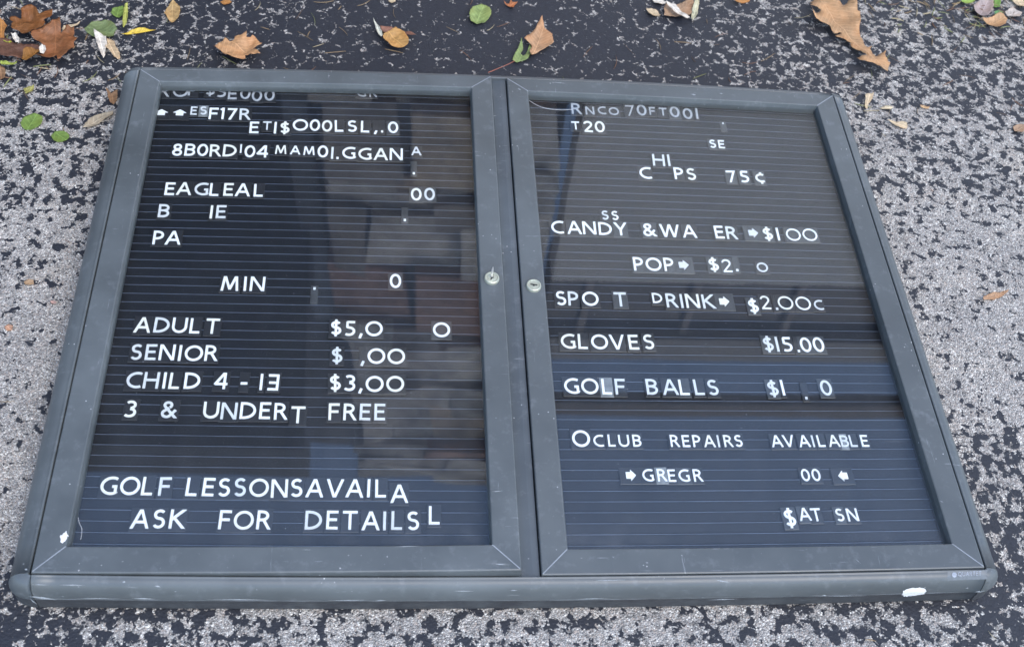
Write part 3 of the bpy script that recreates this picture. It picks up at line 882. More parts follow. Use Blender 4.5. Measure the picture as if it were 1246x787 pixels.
lr = random.Random(11)
def place_letters():
    for key, items in ROWS:
        pts = [at(x, y, ZP + .0015) for (_, x, y, _f) in items]
        for i, ((ch, x, y, fl), p) in enumerate(zip(items, pts)):
            size = SMALL if 's' in fl else BIG
            tint = 'pale' if 'p' in fl else 'grey' if 'g' in fl else 'black'
            kind = NAMES.get(ch)
            what = ('white ' + kind) if kind else ('white number ' + ch if ch.isdigit() else 'white letter ' + ch)
            if 'r' in fl: what = 'upside-down ' + what
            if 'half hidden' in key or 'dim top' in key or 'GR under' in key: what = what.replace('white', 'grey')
            if ch == 'arrow': what += ' pointing ' + ('up' if 'u' in fl else 'left' if 'l' in fl else 'right')
            if len(items) == 1:
                lab = '%s on %s tile at the %s' % (what, tint, key)
            else:
                lab = '%s on %s tile, %s in the %s' % (what, tint, ORD[i], key)
            root = bpy.data.objects.new('letter_tile', None)
            root.empty_display_size = .01
            slope = (bow(p.x + .01, p.y) - bow(p.x - .01, p.y)) / .02
            # loose tiles sit a hair apart in height so that crowded ones overlap
            root.location = (p.x, p.y, ZP + .0015 + (i % 3) * .00035)
            root.rotation_euler = (0, 0, math.atan(slope) + rad(lr.gauss(0, .7)))
            link(root)
            tag(root, lab, 'letter', 'loose letters in the notice board')
            t = bpy.data.objects.new('tile', tile_mesh(ch, size, tint)); link(t, root)
            if 'r' in fl: t.rotation_euler = (0, 0, math.pi)
            sz = size
            if ch == 'arrow': sz = SMALL if 's' in fl else .0215
            me, w = char_mesh(ch, sz, 't' in fl)
            c = bpy.data.objects.new('character', me); link(c, root)
            c.material_slots[0].link = 'OBJECT'
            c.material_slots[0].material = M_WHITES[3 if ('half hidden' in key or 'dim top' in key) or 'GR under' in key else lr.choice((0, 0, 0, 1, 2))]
            c.location = (0, 0, .0002)
            a = 0
            if 'r' in fl: a = math.pi
            if 'u' in fl: a = math.pi / 2
            if 'l' in fl: a = math.pi
            c.rotation_euler = (0, 0, a)
            if ch == 'arrow' and 'u' in fl: c.scale = (.85, 1.05, 1)
place_letters()

# ------------------------------------------------------------------ maker's plate on the lower rail
def maker_plate():
    n = 10
    verts, faces = [], []
    for j, yy in enumerate((0.0, .5, 1.0)):
        for i in range(n + 1):
            t = i / n
            x = 1152.5 + (1201 - 1152.5) * t
            y = (694.6 - 1.6 * t) + yy * 11.0
            verts.append(stick(x, y, .0004))
    for j in range(2):
        for i in range(n):
            q = j * (n + 1) + i
            faces.append((q, q + 1, q + n + 2, q + n + 1))
    o = mesh_obj('maker_plate', verts, faces, M_PLATE, board)
    verts, faces = [], []
    def put(ch, x0, y0, hgt, wid):
        w, polys = glyph_polys(ch, .16)
        for li, q in polys:
            b0 = len(verts)
            for v in q:
                verts.append(stick(x0 + v.x * wid, y0 - v.y * hgt, .0007 + li * .00012))
            faces.append(tuple(range(b0, b0 + len(q))))
        return w * wid
    x = 1165.5
    for ch in 'QUARTET':
        x += put(ch, x, 700.6 - (x - 1165) * .033, 5.0, 4.3) + 1.0
    b0 = len(verts)
    for i in range(16):
        a = 2 * math.pi * i / 16
        verts.append(stick(1161 + 3.0 * math.cos(a), 699.0 + 3.0 * math.sin(a), .0007))
    faces.append(tuple(range(b0, b0 + 16)))
    mesh_obj('lettering', verts, faces, M_PLATE_INK, o)
maker_plate()

# ------------------------------------------------------------------ threads
def tube(name, pts, r, mat, parent=None, n=6):
    verts, faces = [], []
    P = [Vector(p) for p in pts]
    for i, p in enumerate(P):
        d = (P[min(i + 1, len(P) - 1)] - P[max(i - 1, 0)]).normalized()
        s = d.cross(Vector((0, 0, 1))); s = s.normalized() if s.length > 1e-5 else Vector((1, 0, 0))
        u = s.cross(d)
        for k in range(n):
            a = 2 * math.pi * k / n
            verts.append(p + (s * math.cos(a) + u * math.sin(a)) * r)
    for i in range(len(P) - 1):
        for k in range(n):
            a, b_ = i * n + k, i * n + (k + 1) % n
            faces.append((a, b_, b_ + n, a + n))
    return mesh_obj(name, verts, faces, mat, parent, smooth=True)
def smooth_path(pts, n=6):
    P = [Vector(p) for p in pts]
    out = []
    for i in range(len(P) - 1):
        p0, p1, p2, p3 = P[max(i - 1, 0)], P[i], P[i + 1], P[min(i + 2, len(P) - 1)]
        for k in range(n):
            t = k / n
            out.append(.5 * ((2 * p1) + (p2 - p0) * t + (2 * p0 - 5 * p1 + 4 * p2 - p3) * t * t + (3 * p1 - p0 - 3 * p2 + p3) * t ** 3))
    out.append(P[-1])
    return out
zg = ZT - .0088
tag(tube('thread', smooth_path([at(644, 122.5, zg), at(652, 127.5, zg), at(662, 131.5, zg), at(674, 133.5, zg), at(688, 134, zg), at(697, 133, zg)]), .00034, M_THREAD),
    'white curled thread lying on the glass at the top corner of the right door', 'thread')
zg2 = ZT - .0095
tag(tube('thread', smooth_path([at(95, 629, zg2), at(96.5, 636, zg2), at(99.5, 643, zg2), at(99, 652, zg2), at(98, 656, zg2)]), .00026, M_THREAD),
    'grey thread hanging along the lower corner of the left door glass', 'thread')

# ------------------------------------------------------------------ fallen leaves
LEAVES_GROUP = 'fallen leaves on the asphalt'
leaf_mats = {}
def leaf(name, cat, label, X, Y, k, outline, col, z=.004, cup=.38, bend=.18, ruffle=.0020, spots=.35, sx=0, stem=None, seed=None, tilt=0.0):
    rnd = random.Random(seed if seed is not None else label)
    pts = [at(X + x / k, Y + y / k, z) for x, y in outline]
    c = sum(pts, Vector()) / len(pts)
    # main axis
    sxx = sum((p.x - c.x) ** 2 for p in pts); syy = sum((p.y - c.y) ** 2 for p in pts); sxy = sum((p.x - c.x) * (p.y - c.y) for p in pts)
    ang = .5 * math.atan2(2 * sxy, sxx - syy)
    ca, sa = math.cos(ang), math.sin(ang)
    loc = [Vector(((p.x - c.x) * ca + (p.y - c.y) * sa, -(p.x - c.x) * sa + (p.y - c.y) * ca)) for p in pts]
    # refine the rim with small irregularities
    rim = []
    for i in range(len(loc)):
        a, b_ = loc[i], loc[(i + 1) % len(loc)]
        L = (b_ - a).length
        m = max(1, int(L / .004))
        nn = Vector((-(b_ - a).y, (b_ - a).x)).normalized() if L > 0 else Vector((0, 0))
        for j in range(m):
            t = j / m
            q = a + (b_ - a) * t
            if j: q = q + nn * rnd.uniform(-.0006, .0006)
            rim.append(q)
    xs = [p.x for p in rim]; ys = [p.y for p in rim]
    lx, ly = max(xs) - min(xs), max(ys) - min(ys)
    step = max(.0022, lx / 26)
    inner = []
    y = min(ys) + step * .5
    while y < max(ys):
        x = min(xs) + step * .5
        while x < max(xs):
            inner.append(Vector((x + rnd.uniform(-.2, .2) * step, y + rnd.uniform(-.2, .2) * step)))
            x += step
        y += step
    n = len(rim)
    def inside(q):
        r = False
        for i in range(n):
            a, b_ = rim[i], rim[i - 1]
            if (a.y > q.y) != (b_.y > q.y) and q.x < (b_.x - a.x) * (q.y - a.y) / (b_.y - a.y) + a.x: r = not r
        return r
    def far(q):
        return all((q - r_).length > step * .55 for r_ in rim)
    inner = [q for q in inner if inside(q) and far(q)]
    co, _, fa, _, _, _ = delaunay_2d_cdt(rim + inner, [(i, (i + 1) % n) for i in range(n)], [], 1, 1e-6)
    ph = [rnd.uniform(0, 6.28) for _ in range(4)]
    def zz(q):
        v = cup * q.y * q.y / max(ly * .5, .004) + bend * q.x * q.x / max(lx * .5, .006) + tilt * q.x
        v += ruffle * 2.2 * mnoise.noise(Vector((q.x * 45 + ph[0] * 9, q.y * 45 + ph[1] * 9, ph[2])))
        v += ruffle * .8 * mnoise.noise(Vector((q.x * 130 + ph[0] * 9, q.y * 130, ph[3])))
        return v
    zs = [zz(q) for q in co]
    zmin = min(zs)
    th = .00035
    V = [(q.x, q.y, z_ - zmin + .0011 + th) for q, z_ in zip(co, zs)] + [(q.x, q.y, z_ - zmin + .0011) for q, z_ in zip(co, zs)]
    m = len(co)
    F = [tuple(f) for f in fa] + [tuple(m + i for i in reversed(f)) for f in fa]
    edge_use = {}
    for f in fa:
        for i in range(len(f)):
            e_ = (f[i], f[(i + 1) % len(f)])
            edge_use[e_] = 1
    for (a, b_) in list(edge_use):
        if (b_, a) not in edge_use:
            F.append((b_, a, m + a, m + b_))
    key = tuple(col) + (spots,)
    if key not in leaf_mats:
        leaf_mats[key] = leaf_material('leaf_surface', col, spots=spots)
    o = mesh_obj(name, V, F, leaf_mats[key], smooth=True)
    o.location = (c.x, c.y, z - .004 if z > .004 else 0)
    o.rotation_euler = (0, 0, ang)
    tag(o, label, cat, LEAVES_GROUP)
    if stem:
        q = [Vector(at(X + x / k, Y + y / k, z)) - Vector((c.x, c.y, 0)) for x, y in stem]
        q = [(v.x * ca + v.y * sa, -v.x * sa + v.y * ca, .0022) for v in q]
        tube('stem', smooth_path(q), .0007, leaf_mats[key], o)
    return o

R1 = (0, 0, 3.894); R2 = (310, 0, 3.894); R3 = (620, 0, 3.894); R4 = (926, 0, 3.894); R5 = (0, 200, 3.894); R8 = (926, 200, 3.894)
BR_DK, BR_RED, BR_TAN, TAN, ORG = (.165, .066, .020), (.205, .085, .034), (.235, .135, .070), (.36, .225, .125), (.33, .150, .045)
GRN, GRN_OL, GRN_PALE, YEL, PALE, CREAM, PINK = (.13, .20, .045), (.13, .17, .07), (.24, .33, .10), (.50, .37, .05), (.55, .50, .42), (.46, .36, .23), (.30, .24, .22)
leaf('oak_leaf', 'leaf', 'rusty brown jagged leaf, uppermost in the clump at the top left', *(0, 0, 7.867), [(105, 210), (160, 205), (205, 205), (215, 150), (212, 120), (260, 105), (310, 90), (345, 95), (365, 125), (385, 152), (420, 130), (460, 116), (512, 116), (505, 160), (500, 185), (460, 205), (425, 225), (442, 250), (420, 280), (370, 290), (320, 330), (260, 352), (215, 340), (190, 318), (150, 332), (118, 312), (125, 270), (142, 255), (108, 240)], BR_DK, z=.016, cup=.3, bend=.2, ruffle=.004)
leaf('maple_leaf', 'leaf', 'large reddish brown lobed leaf at the right of the top left clump', *(0, 0, 7.867), [(315, 370), (350, 340), (420, 320), (470, 290), (520, 265), (592, 248), (600, 290), (588, 340), (620, 330), (650, 302), (722, 318), (725, 360), (708, 400), (757, 430), (728, 470), (727, 520), (690, 560), (640, 602), (568, 628), (557, 588), (500, 600), (430, 625), (343, 628), (400, 570), (410, 530), (430, 500), (425, 470), (390, 440), (330, 420), (312, 395)], BR_RED, z=.012, cup=.3, bend=.25, ruffle=.004)
leaf('oak_leaf', 'leaf', 'dark curled brown leaf, lowest in the clump at the top left', *(0, 0, 7.867), [(-40, 402), (0, 400), (60, 394), (110, 400), (140, 430), (200, 428), (260, 440), (330, 455), (387, 470), (402, 510), (380, 547), (330, 570), (270, 602), (210, 585), (150, 580), (60, 588), (0, 585), (-40, 588)], (.12, .062, .042), cup=.35, bend=.15, ruffle=.003)
leaf('leaf_scrap', 'leaf', 'orange brown folded strip on the dark curled leaf', *(0, 0, 7.867), [(212, 588), (232, 520), (262, 490), (300, 468), (345, 470), (384, 478), (402, 508), (365, 540), (330, 562), (260, 604)], (.23, .105, .025), z=.014, cup=.8, bend=.2)
leaf('maple_leaf', 'leaf', 'bright orange brown leaf cut by the left edge of the photo', *(0, 0, 7.867), [(-60, 190), (0, 188), (50, 225), (72, 250), (45, 290), (38, 330), (42, 390), (0, 402), (-60, 402)], ORG, z=.008, cup=.3)
leaf('maple_leaf', 'leaf', 'orange brown leaf scrap just below the top left clump', *R1, [(-25, 310), (5, 316), (25, 330), (28, 352), (22, 378), (0, 380), (-25, 386)], BR_TAN)
leaf('leaf_scrap', 'leaf', 'torn white scrap between the brown leaves, upper one', *(0, 0, 7.867), [(106, 325), (128, 322), (152, 318), (170, 345), (187, 370), (180, 407), (162, 398), (150, 406), (140, 385), (124, 372)], PALE, z=.020, spots=.1, cup=.6)
leaf('leaf_scrap', 'leaf', 'small white scrap on the red brown lobed leaf', *(0, 0, 7.867), [(374, 462), (386, 445), (402, 428), (420, 440), (432, 440), (442, 480), (425, 492), (414, 511), (398, 500), (384, 502)], PALE, z=.026, spots=.1, cup=.5)
leaf('leaf_scrap', 'leaf', 'yellow green sliver above the dark curled leaf', *(0, 0, 7.867), [(32, 402), (50, 360), (66, 362), (82, 370), (112, 395), (90, 402)], (.34, .34, .05), z=.010)
leaf('leaf_scrap', 'leaf', 'long yellow green sliver under the dark curled leaf', *(0, 0, 7.867), [(3, 602), (60, 590), (110, 592), (165, 586), (150, 606), (90, 626), (20, 637)], (.27, .31, .06), z=.012, cup=.5)
leaf('leaf_scrap', 'leaf', 'pale dry strip beside the grey green leaf', *(0, 0, 7.867), [(588, 270), (610, 240), (630, 240), (650, 233), (690, 228), (730, 224), (772, 213), (740, 245), (700, 250), (670, 260), (650, 272), (630, 285), (610, 292)], CREAM, spots=.1, cup=.5)
leaf('green_leaf', 'leaf', 'broad grey green leaf between the brown clump and the yellow sliver', *(90, 0, 9.84), [(128, 370), (170, 330), (220, 290), (290, 270), (380, 263), (450, 280), (490, 310), (522, 355), (480, 390), (472, 440), (420, 462), (360, 450), (300, 470), (220, 450), (160, 420)], GRN_OL, cup=.3, bend=.2)
leaf('leaf_scrap', 'leaf', 'torn cream leaf strip hanging below the grey green leaf', *(90, 0, 9.84), [(243, 383), (290, 400), (340, 430), (392, 465), (397, 530), (375, 600), (382, 680), (360, 733), (330, 680), (300, 590), (270, 500), (253, 440)], PALE, z=.010, spots=.1, cup=.5)
leaf('leaf_scrap', 'leaf', 'torn orange and cream leaf strip pointing at the board corner', *(90, 0, 9.84), [(395, 480), (450, 490), (490, 520), (502, 570), (552, 640), (550, 744), (520, 710), (480, 670), (440, 620), (415, 600), (380, 590), (385, 560), (400, 540)], (.44, .32, .19), z=.006, cup=.4, spots=.5)
leaf('willow_leaf', 'leaf', 'narrow bright yellow leaf lying level', *(90, 0, 9.84), [(560, 407), (620, 390), (680, 365), (760, 350), (850, 343), (920, 355), (990, 370), (920, 378), (830, 385), (740, 395), (670, 405), (600, 420)], (.56, .40, .055), cup=.6, bend=.1, spots=.05, ruffle=.0006)
leaf('green_leaf', 'leaf', 'small green leaf behind an upright yellow green sliver', *(90, 0, 9.84), [(438, 160), (460, 110), (520, 85), (590, 78), (602, 110), (585, 190), (540, 207), (480, 190)], GRN, cup=.3)
leaf('willow_leaf', 'leaf', 'upright narrow yellow green leaf crossing the small green leaf', *(90, 0, 9.84), [(613, 55), (645, 48), (647, 120), (642, 200), (630, 280), (600, 358), (585, 320), (578, 250), (590, 150), (605, 90)], (.32, .33, .08), z=.010, cup=.6, spots=.1, ruffle=.0006)
leaf('birch_leaf', 'leaf', 'single tan leaf with brown rim near the top edge', *R1, [(778, 66), (784, 50), (792, 38), (806, 24), (822, 10), (840, 28), (856, 46), (853, 66), (848, 82), (832, 97), (814, 109), (804, 100), (796, 92), (788, 78)], (.36, .235, .10), cup=.4, bend=.2)
leaf('maple_leaf', 'leaf', 'orange brown toothed leaf just above the top rail, left half', *(250, 30, 13.11), [(163, 410), (220, 330), (280, 300), (310, 243), (345, 250), (385, 282), (460, 252), (470, 208), (560, 200), (650, 195), (668, 188), (660, 252), (720, 264), (760, 243), (810, 270), (850, 320), (914, 375), (840, 396), (758, 420), (800, 460), (850, 500), (888, 583), (800, 556), (720, 532), (636, 524), (652, 633), (560, 626), (470, 616), (380, 592), (283, 572), (265, 490), (213, 472)], (.43, .245, .118), z=.012, cup=.35, bend=.25, ruffle=.003, tilt=.10)
leaf('green_leaf', 'leaf', 'bright green oval leaf left of the board, larger of the two', *R1, [(97, 582), (104, 566), (116, 554), (138, 543), (162, 534), (182, 540), (201, 550), (202, 568), (195, 586), (180, 598), (160, 606), (140, 613), (118, 612), (104, 600)], GRN, cup=.12, bend=.05, ruffle=.0006, spots=.1)
leaf('green_leaf', 'leaf', 'bright green oval leaf left of the board, smaller of the two', *R1, [(241, 641), (250, 628), (262, 619), (282, 617), (302, 618), (318, 627), (329, 641), (325, 652), (315, 661), (295, 669), (273, 673), (255, 664)], GRN, cup=.12, bend=.05, ruffle=.0006, spots=.1)
leaf('leaf_scrap', 'leaf', 'curled tan leaf strip beside the top left corner of the board', *R1, [(394, 611), (404, 588), (420, 570), (440, 556), (460, 545), (480, 536), (502, 529), (520, 526), (537, 524), (536, 538), (530, 551), (510, 558), (492, 571), (470, 584), (448, 596), (420, 604)], (.32, .27, .19), cup=.4, spots=.1)
leaf('leaf_scrap', 'leaf', 'ragged orange brown fragment touching the left case rail', *R1, [(503, 424), (515, 430), (526, 442), (540, 432), (559, 429), (556, 455), (552, 482), (540, 511), (530, 494), (519, 481), (510, 452)], BR_TAN, cup=.2)
leaf('leaf_scrap', 'leaf', 'yellow green fragment above the two green oval leaves', *R1, [(112, 426), (135, 412), (162, 404), (158, 424), (142, 438), (122, 446)], (.26, .24, .07))
leaf('leaf_scrap', 'leaf', 'orange fragment at the top edge above the toothed leaf', *R1, [(1043, 6), (1062, -2), (1085, -6), (1097, 9), (1080, 17), (1062, 23)], ORG)
leaf('birch_leaf', 'leaf', 'amber round leaf with brown spots above the left door', *(440, 15, 13.11), [(338, 420), (350, 360), (400, 330), (470, 310), (540, 280), (620, 310), (680, 350), (710, 400), (740, 440), (752, 490), (730, 540), (680, 567), (600, 582), (520, 572), (450, 547), (390, 492), (348, 460)], (.40, .225, .075), z=.012, cup=.35, bend=.2)
leaf('leaf_scrap', 'leaf', 'dark reddish leaf tucked behind the amber round leaf', *(440, 15, 13.11), [(288, 230), (350, 223), (420, 230), (480, 240), (540, 275), (640, 305), (700, 328), (760, 338), (800, 370), (865, 453), (800, 430), (740, 412), (690, 380), (600, 350), (490, 320), (420, 330), (350, 362), (320, 310)], (.22, .11, .075), cup=.3, tilt=.12, spots=.5)
leaf('leaf_scrap', 'leaf', 'pale grey green pointed leaf blade left of the amber leaf', *(440, 15, 13.11), [(188, 112), (240, 170), (290, 240), (322, 300), (337, 360), (320, 392), (270, 350), (230, 270), (208, 200)], (.44, .44, .36), z=.010, cup=.7, spots=.05)
leaf('green_leaf', 'leaf', 'round dull green leaf above the middle of the board', *R2, [(1016, 72), (1022, 56), (1030, 44), (1050, 34), (1075, 27), (1095, 34), (1112, 46), (1120, 64), (1119, 82), (1106, 98), (1090, 111), (1070, 112), (1050, 123), (1040, 112), (1024, 106), (1018, 90)], (.20, .26, .085), cup=.2, bend=.1)
leaf('leaf_scrap', 'leaf', 'small orange star-shaped leaf near the top edge', *R2, [(1178, 14), (1194, 20), (1205, 18), (1212, 4), (1222, 14), (1247, 14), (1230, 26), (1228, 36), (1210, 46), (1206, 32), (1190, 26)], (.33, .12, .045))
leaf('leaf_scrap', 'leaf', 'tiny tan leaf tip at the top edge above the amber leaf', *R2, [(630, -6), (672, -6), (665, 8), (650, 14), (638, 6)], CREAM)
leaf('birch_leaf', 'leaf', 'tan pointed leaf above the right door with a green leaf beside', *R3, [(68, 196), (88, 174), (110, 155), (130, 128), (151, 103), (158, 120), (165, 140), (184, 154), (202, 170), (204, 192), (206, 216), (184, 226), (160, 236), (144, 242), (130, 251), (116, 262), (104, 271), (96, 256), (94, 244), (104, 228), (105, 214), (86, 204)], (.38, .225, .12), z=.008, cup=.3, bend=.2)
leaf('leaf_scrap', 'leaf', 'torn green leaf under the tan pointed leaf', *R3, [(13, 292), (22, 264), (36, 240), (46, 216), (56, 193), (62, 212), (64, 232), (56, 246), (52, 257), (66, 264), (76, 258), (86, 236), (96, 213), (106, 230), (100, 252), (90, 276), (76, 288), (60, 291), (46, 294), (34, 299), (24, 294)], (.19, .25, .09), cup=.2, spots=.1)
leaf('birch_leaf', 'leaf', 'brown tan crumpled leaf at the top edge under a white strip', *R3, [(728, 52), (736, 34), (752, 24), (776, 24), (802, 20), (832, 8), (862, -4), (870, 20), (871, 42), (862, 64), (852, 86), (830, 88), (810, 91), (770, 88), (728, 86), (732, 70)], (.31, .20, .12), cup=.3)
leaf('leaf_scrap', 'leaf', 'white papery strip lying across the crumpled tan leaf', *R3, [(738, 14), (758, 18), (782, 25), (804, 42), (822, 60), (838, 76), (852, 90), (842, 94), (828, 92), (808, 76), (788, 60), (770, 46), (753, 34)], PALE, z=.016, cup=.3, spots=.05)
leaf('willow_leaf', 'leaf', 'narrow pale green leaf standing beside the crumpled tan leaf', *R3, [(880, -2), (892, 2), (898, 12), (895, 42), (890, 72), (878, 90), (864, 106), (861, 88), (862, 68), (868, 30)], (.44, .42, .28), z=.008, cup=.5, spots=.1)
leaf('leaf_scrap', 'leaf', 'small tan leaf left of the crumpled tan leaf', *R3, [(648, 44), (670, 44), (692, 50), (704, 58), (716, 71), (698, 76), (680, 79), (666, 74), (654, 64)], CREAM)
leaf('leaf_scrap', 'leaf', 'pale leaf tip at the top edge over the small tan leaf', *R3, [(672, -8), (720, -2), (744, 10), (725, 18), (700, 26), (684, 14)], PALE)
leaf('leaf_scrap', 'leaf', 'orange leaf tip at the top edge left of the big oak leaf', *R3, [(1058, 6), (1090, -4), (1137, -6), (1137, 8), (1108, 13), (1080, 21)], ORG)
leaf('oak_leaf', 'leaf', 'biggest leaf, long tan brown oak leaf at the top right', *(970, 0, 7.867), [(108, 50), (160, 25), (220, 18), (290, 20), (340, 35), (390, 65), (430, 102), (450, 102), (465, 75), (490, 53), (520, 100), (535, 130), (550, 170), (577, 180), (582, 230), (580, 310), (600, 370), (640, 420), (677, 455), (712, 460), (688, 490), (710, 540), (740, 567), (785, 545), (828, 538), (820, 590), (850, 625), (877, 640), (860, 680), (850, 723), (800, 705), (750, 670), (700, 645), (620, 635), (545, 600), (600, 575), (662, 566), (640, 545), (600, 510), (540, 470), (500, 440), (517, 420), (480, 405), (420, 385), (352, 370), (385, 350), (437, 324), (400, 317), (355, 337), (320, 300), (300, 268), (240, 270), (160, 250), (110, 215), (72, 185), (130, 175), (200, 150), (217, 130), (180, 110), (102, 98), (140, 70)], (.37, .225, .115), z=.010, cup=.5, bend=.08, ruffle=.0035)
leaf('round_leaf', 'leaf', 'pinkish grey cupped leaf at the top right corner', *R4, [(998, 46), (1016, 24), (1040, 4), (1062, -2), (1086, -2), (1094, 18), (1098, 40), (1086, 64), (1070, 86), (1050, 92), (1028, 93), (1008, 72)], PINK, cup=.5, bend=.35, ruffle=.0006)
leaf('leaf_scrap', 'leaf', 'orange cupped leaf below the pinkish grey leaf', *R4, [(1036, 106), (1060, 96), (1090, 90), (1106, 82), (1122, 77), (1142, 86), (1160, 101), (1156, 118), (1150, 131), (1132, 138), (1114, 141), (1098, 132), (1084, 124), (1060, 118)], (.40, .24, .12), cup=.5, bend=.3)
leaf('leaf_scrap', 'leaf', 'pale leaf right of the pinkish grey leaf', *R4, [(1153, 62), (1172, 48), (1192, 40), (1214, 48), (1238, 60), (1230, 72), (1220, 82), (1196, 83), (1168, 83)], (.38, .33, .28), cup=.3)
leaf('leaf_scrap', 'leaf', 'cream leaf cut by the top right corner of the photo', *R4, [(1182, -6), (1262, -6), (1262, 36), (1236, 34), (1212, 28), (1194, 12)], CREAM, cup=.3)
leaf('green_leaf', 'leaf', 'green leaf tip at the top edge left of the pinkish leaf', *R4, [(942, 2), (968, -6), (994, -8), (1013, 9), (994, 14), (970, 20), (952, 12)], (.24, .34, .07))
leaf('green_leaf', 'leaf', 'bluish green clover leaf between pinkish and orange leaves', *R4, [(1102, 62), (1120, 52), (1142, 55), (1148, 72), (1132, 78), (1113, 76)], (.09, .20, .07))
leaf('green_leaf', 'leaf', 'green leaf behind the pinkish grey leaf at the top edge', *R4, [(1090, -6), (1132, -6), (1134, 20), (1130, 37), (1114, 34), (1102, 28), (1098, 10)], (.15, .27, .06))
leaf('maple_seed', 'seed', 'tan winged seed, longest of three beside the top right corner', *R4, [(597, 572), (618, 574), (642, 580), (668, 578), (690, 583), (696, 594), (692, 606), (676, 608), (660, 605), (630, 590)], CREAM, cup=.3, spots=.1)
leaf('maple_seed', 'seed', 'pale slim seed just above the long winged seed', *R4, [(558, 511), (580, 502), (602, 499), (618, 500), (630, 505), (616, 514), (600, 518), (578, 516)], (.50, .42, .28), cup=.3, spots=.1)
leaf('maple_seed', 'seed', 'small orange seed right of the slim pale seed', *R4, [(752, 500), (776, 499), (802, 503), (796, 510), (788, 513), (772, 512), (758, 509)], (.42, .27, .14), cup=.3, spots=.1)
leaf('leaf_scrap', 'leaf', 'cream twisted scrap near the top right corner of the board', *R4, [(493, 450), (510, 446), (530, 447), (527, 470), (512, 490), (508, 508), (501, 522), (492, 500), (494, 474)], CREAM, cup=.4)
leaf('leaf_scrap', 'leaf', 'tan scrap at the right edge of the photo', *R4, [(1192, 602), (1210, 592), (1228, 590), (1262, 598), (1256, 612), (1240, 627), (1218, 628), (1200, 625)], (.32, .21, .13), cup=.3)
leaf('leaf_scrap', 'leaf', 'curled tan leaf alone on bare stones right of the board', *R8, [(1052, 628), (1075, 618), (1100, 609), (1132, 607), (1168, 604), (1162, 612), (1150, 621), (1128, 630), (1105, 639), (1085, 640), (1064, 642), (1054, 652), (1048, 642)], (.34, .20, .11), cup=.6, bend=.3)
leaf('leaf_scrap', 'leaf', 'faded orange crumb among bare stones left of the board', *R5, [(112, 552), (132, 542), (158, 545), (160, 562), (140, 572), (120, 570)], (.36, .24, .14))
leaf('leaf_scrap', 'leaf', 'pale pink crumb near the left rail of the board', *R5, [(235, 645), (250, 640), (268, 648), (264, 660), (246, 660)], (.42, .28, .24))
leaf('leaf_scrap', 'leaf', 'orange crumb at the left edge of the photo', *R5, [(20, 768), (40, 755), (62, 765), (56, 782), (34, 786)], (.38, .22, .14))

# red twig over the top rail
tag(tube('twig', smooth_path([at(594, 88.5, ZT), at(604, 84.5, ZT - .004), at(617, 79, .045), at(626, 74.5, .03)], 4), .0006, simple('reddish_twig', (.30, .10, .06), .6)),
    'thin reddish stalk resting on the top rail between the doors', 'stalk')

# ------------------------------------------------------------------ dry needles and crumbs: nobody could count them
def debris():
    rnd = random.Random(21)
    cols = [(.22, .155, .085), (.16, .085, .05), (.30, .25, .15), (.10, .065, .045), (.17, .18, .07)]
    mats = [simple('dry_needle', c, .7, .3) for c in cols]
    verts, faces, mi = [], [], []
    def blade(x, y, L, w, a, m):
        n = 5
        b0 = len(verts)
        curv = rnd.uniform(-.5, .5)
        lift = rnd.uniform(0, .003)
        for i in range(n + 1):
            t = i / n
            aa = a + curv * (t - .5)
            px, py = x + math.cos(aa) * L * (t - .5), y + math.sin(aa) * L * (t - .5)
            ww = w * (1 - .75 * abs(2 * t - 1) ** 2)
            z = .0013 + lift * t
            nx, ny = -math.sin(aa) * ww, math.cos(aa) * ww
            verts.extend([(px - nx, py - ny, z), (px + nx, py + ny, z), (px, py, z + w * 1.4)])
        for i in range(n):
            for k in range(3):
                p, q = b0 + 3 * i + k, b0 + 3 * i + (k + 1) % 3
                faces.append((p, q, q + 3, p + 3)); mi.append(m)
        faces.append((b0, b0 + 1, b0 + 2)); mi.append(m)
        faces.append((b0 + 3 * n, b0 + 3 * n + 2, b0 + 3 * n + 1)); mi.append(m)
    def inboard(x, y):
        return abs(x) < .645 and abs(y) < .50
    cnt = 0
    while cnt < 130:
        x, y = rnd.uniform(-1.0, 1.2), rnd.uniform(.48, .95)
        if inboard(x, y): continue
        blade(x, y, rnd.uniform(.010, .040), rnd.uniform(.0004, .0008), rnd.uniform(0, 3.14), rnd.choice([0, 0, 1, 1, 2, 3, 4])); cnt += 1
    for _ in range(150):      # the dry patch by the top right corner
        x, y = rnd.gauss(.93, .10), rnd.gauss(.80, .045)
        blade(x, y, rnd.uniform(.008, .03), rnd.uniform(.0005, .0013), rnd.uniform(0, 3.14), rnd.choice([0, 0, 1, 2, 3, 4, 4]))
    for _ in range(70):       # around the clump at the top left
        x, y = rnd.gauss(-.84, .08), rnd.gauss(.58, .06)
        blade(x, y, rnd.uniform(.008, .03), rnd.uniform(.0005, .0012), rnd.uniform(0, 3.14), rnd.choice([0, 1, 1, 2, 3, 4]))
    for _ in range(60):
        x, y = rnd.uniform(-.9, 1.0), rnd.uniform(-.56, .5)
        if inboard(x, y): continue
        blade(x, y, rnd.uniform(.006, .022), rnd.uniform(.0004, .0008), rnd.uniform(0, 3.14), rnd.choice([0, 1, 2]))
    tag(mesh_obj('dry_debris', verts, faces, mats, None, mi), 'dry needles, stalks and crumbs scattered over the asphalt', 'debris', None, 'stuff')
debris()

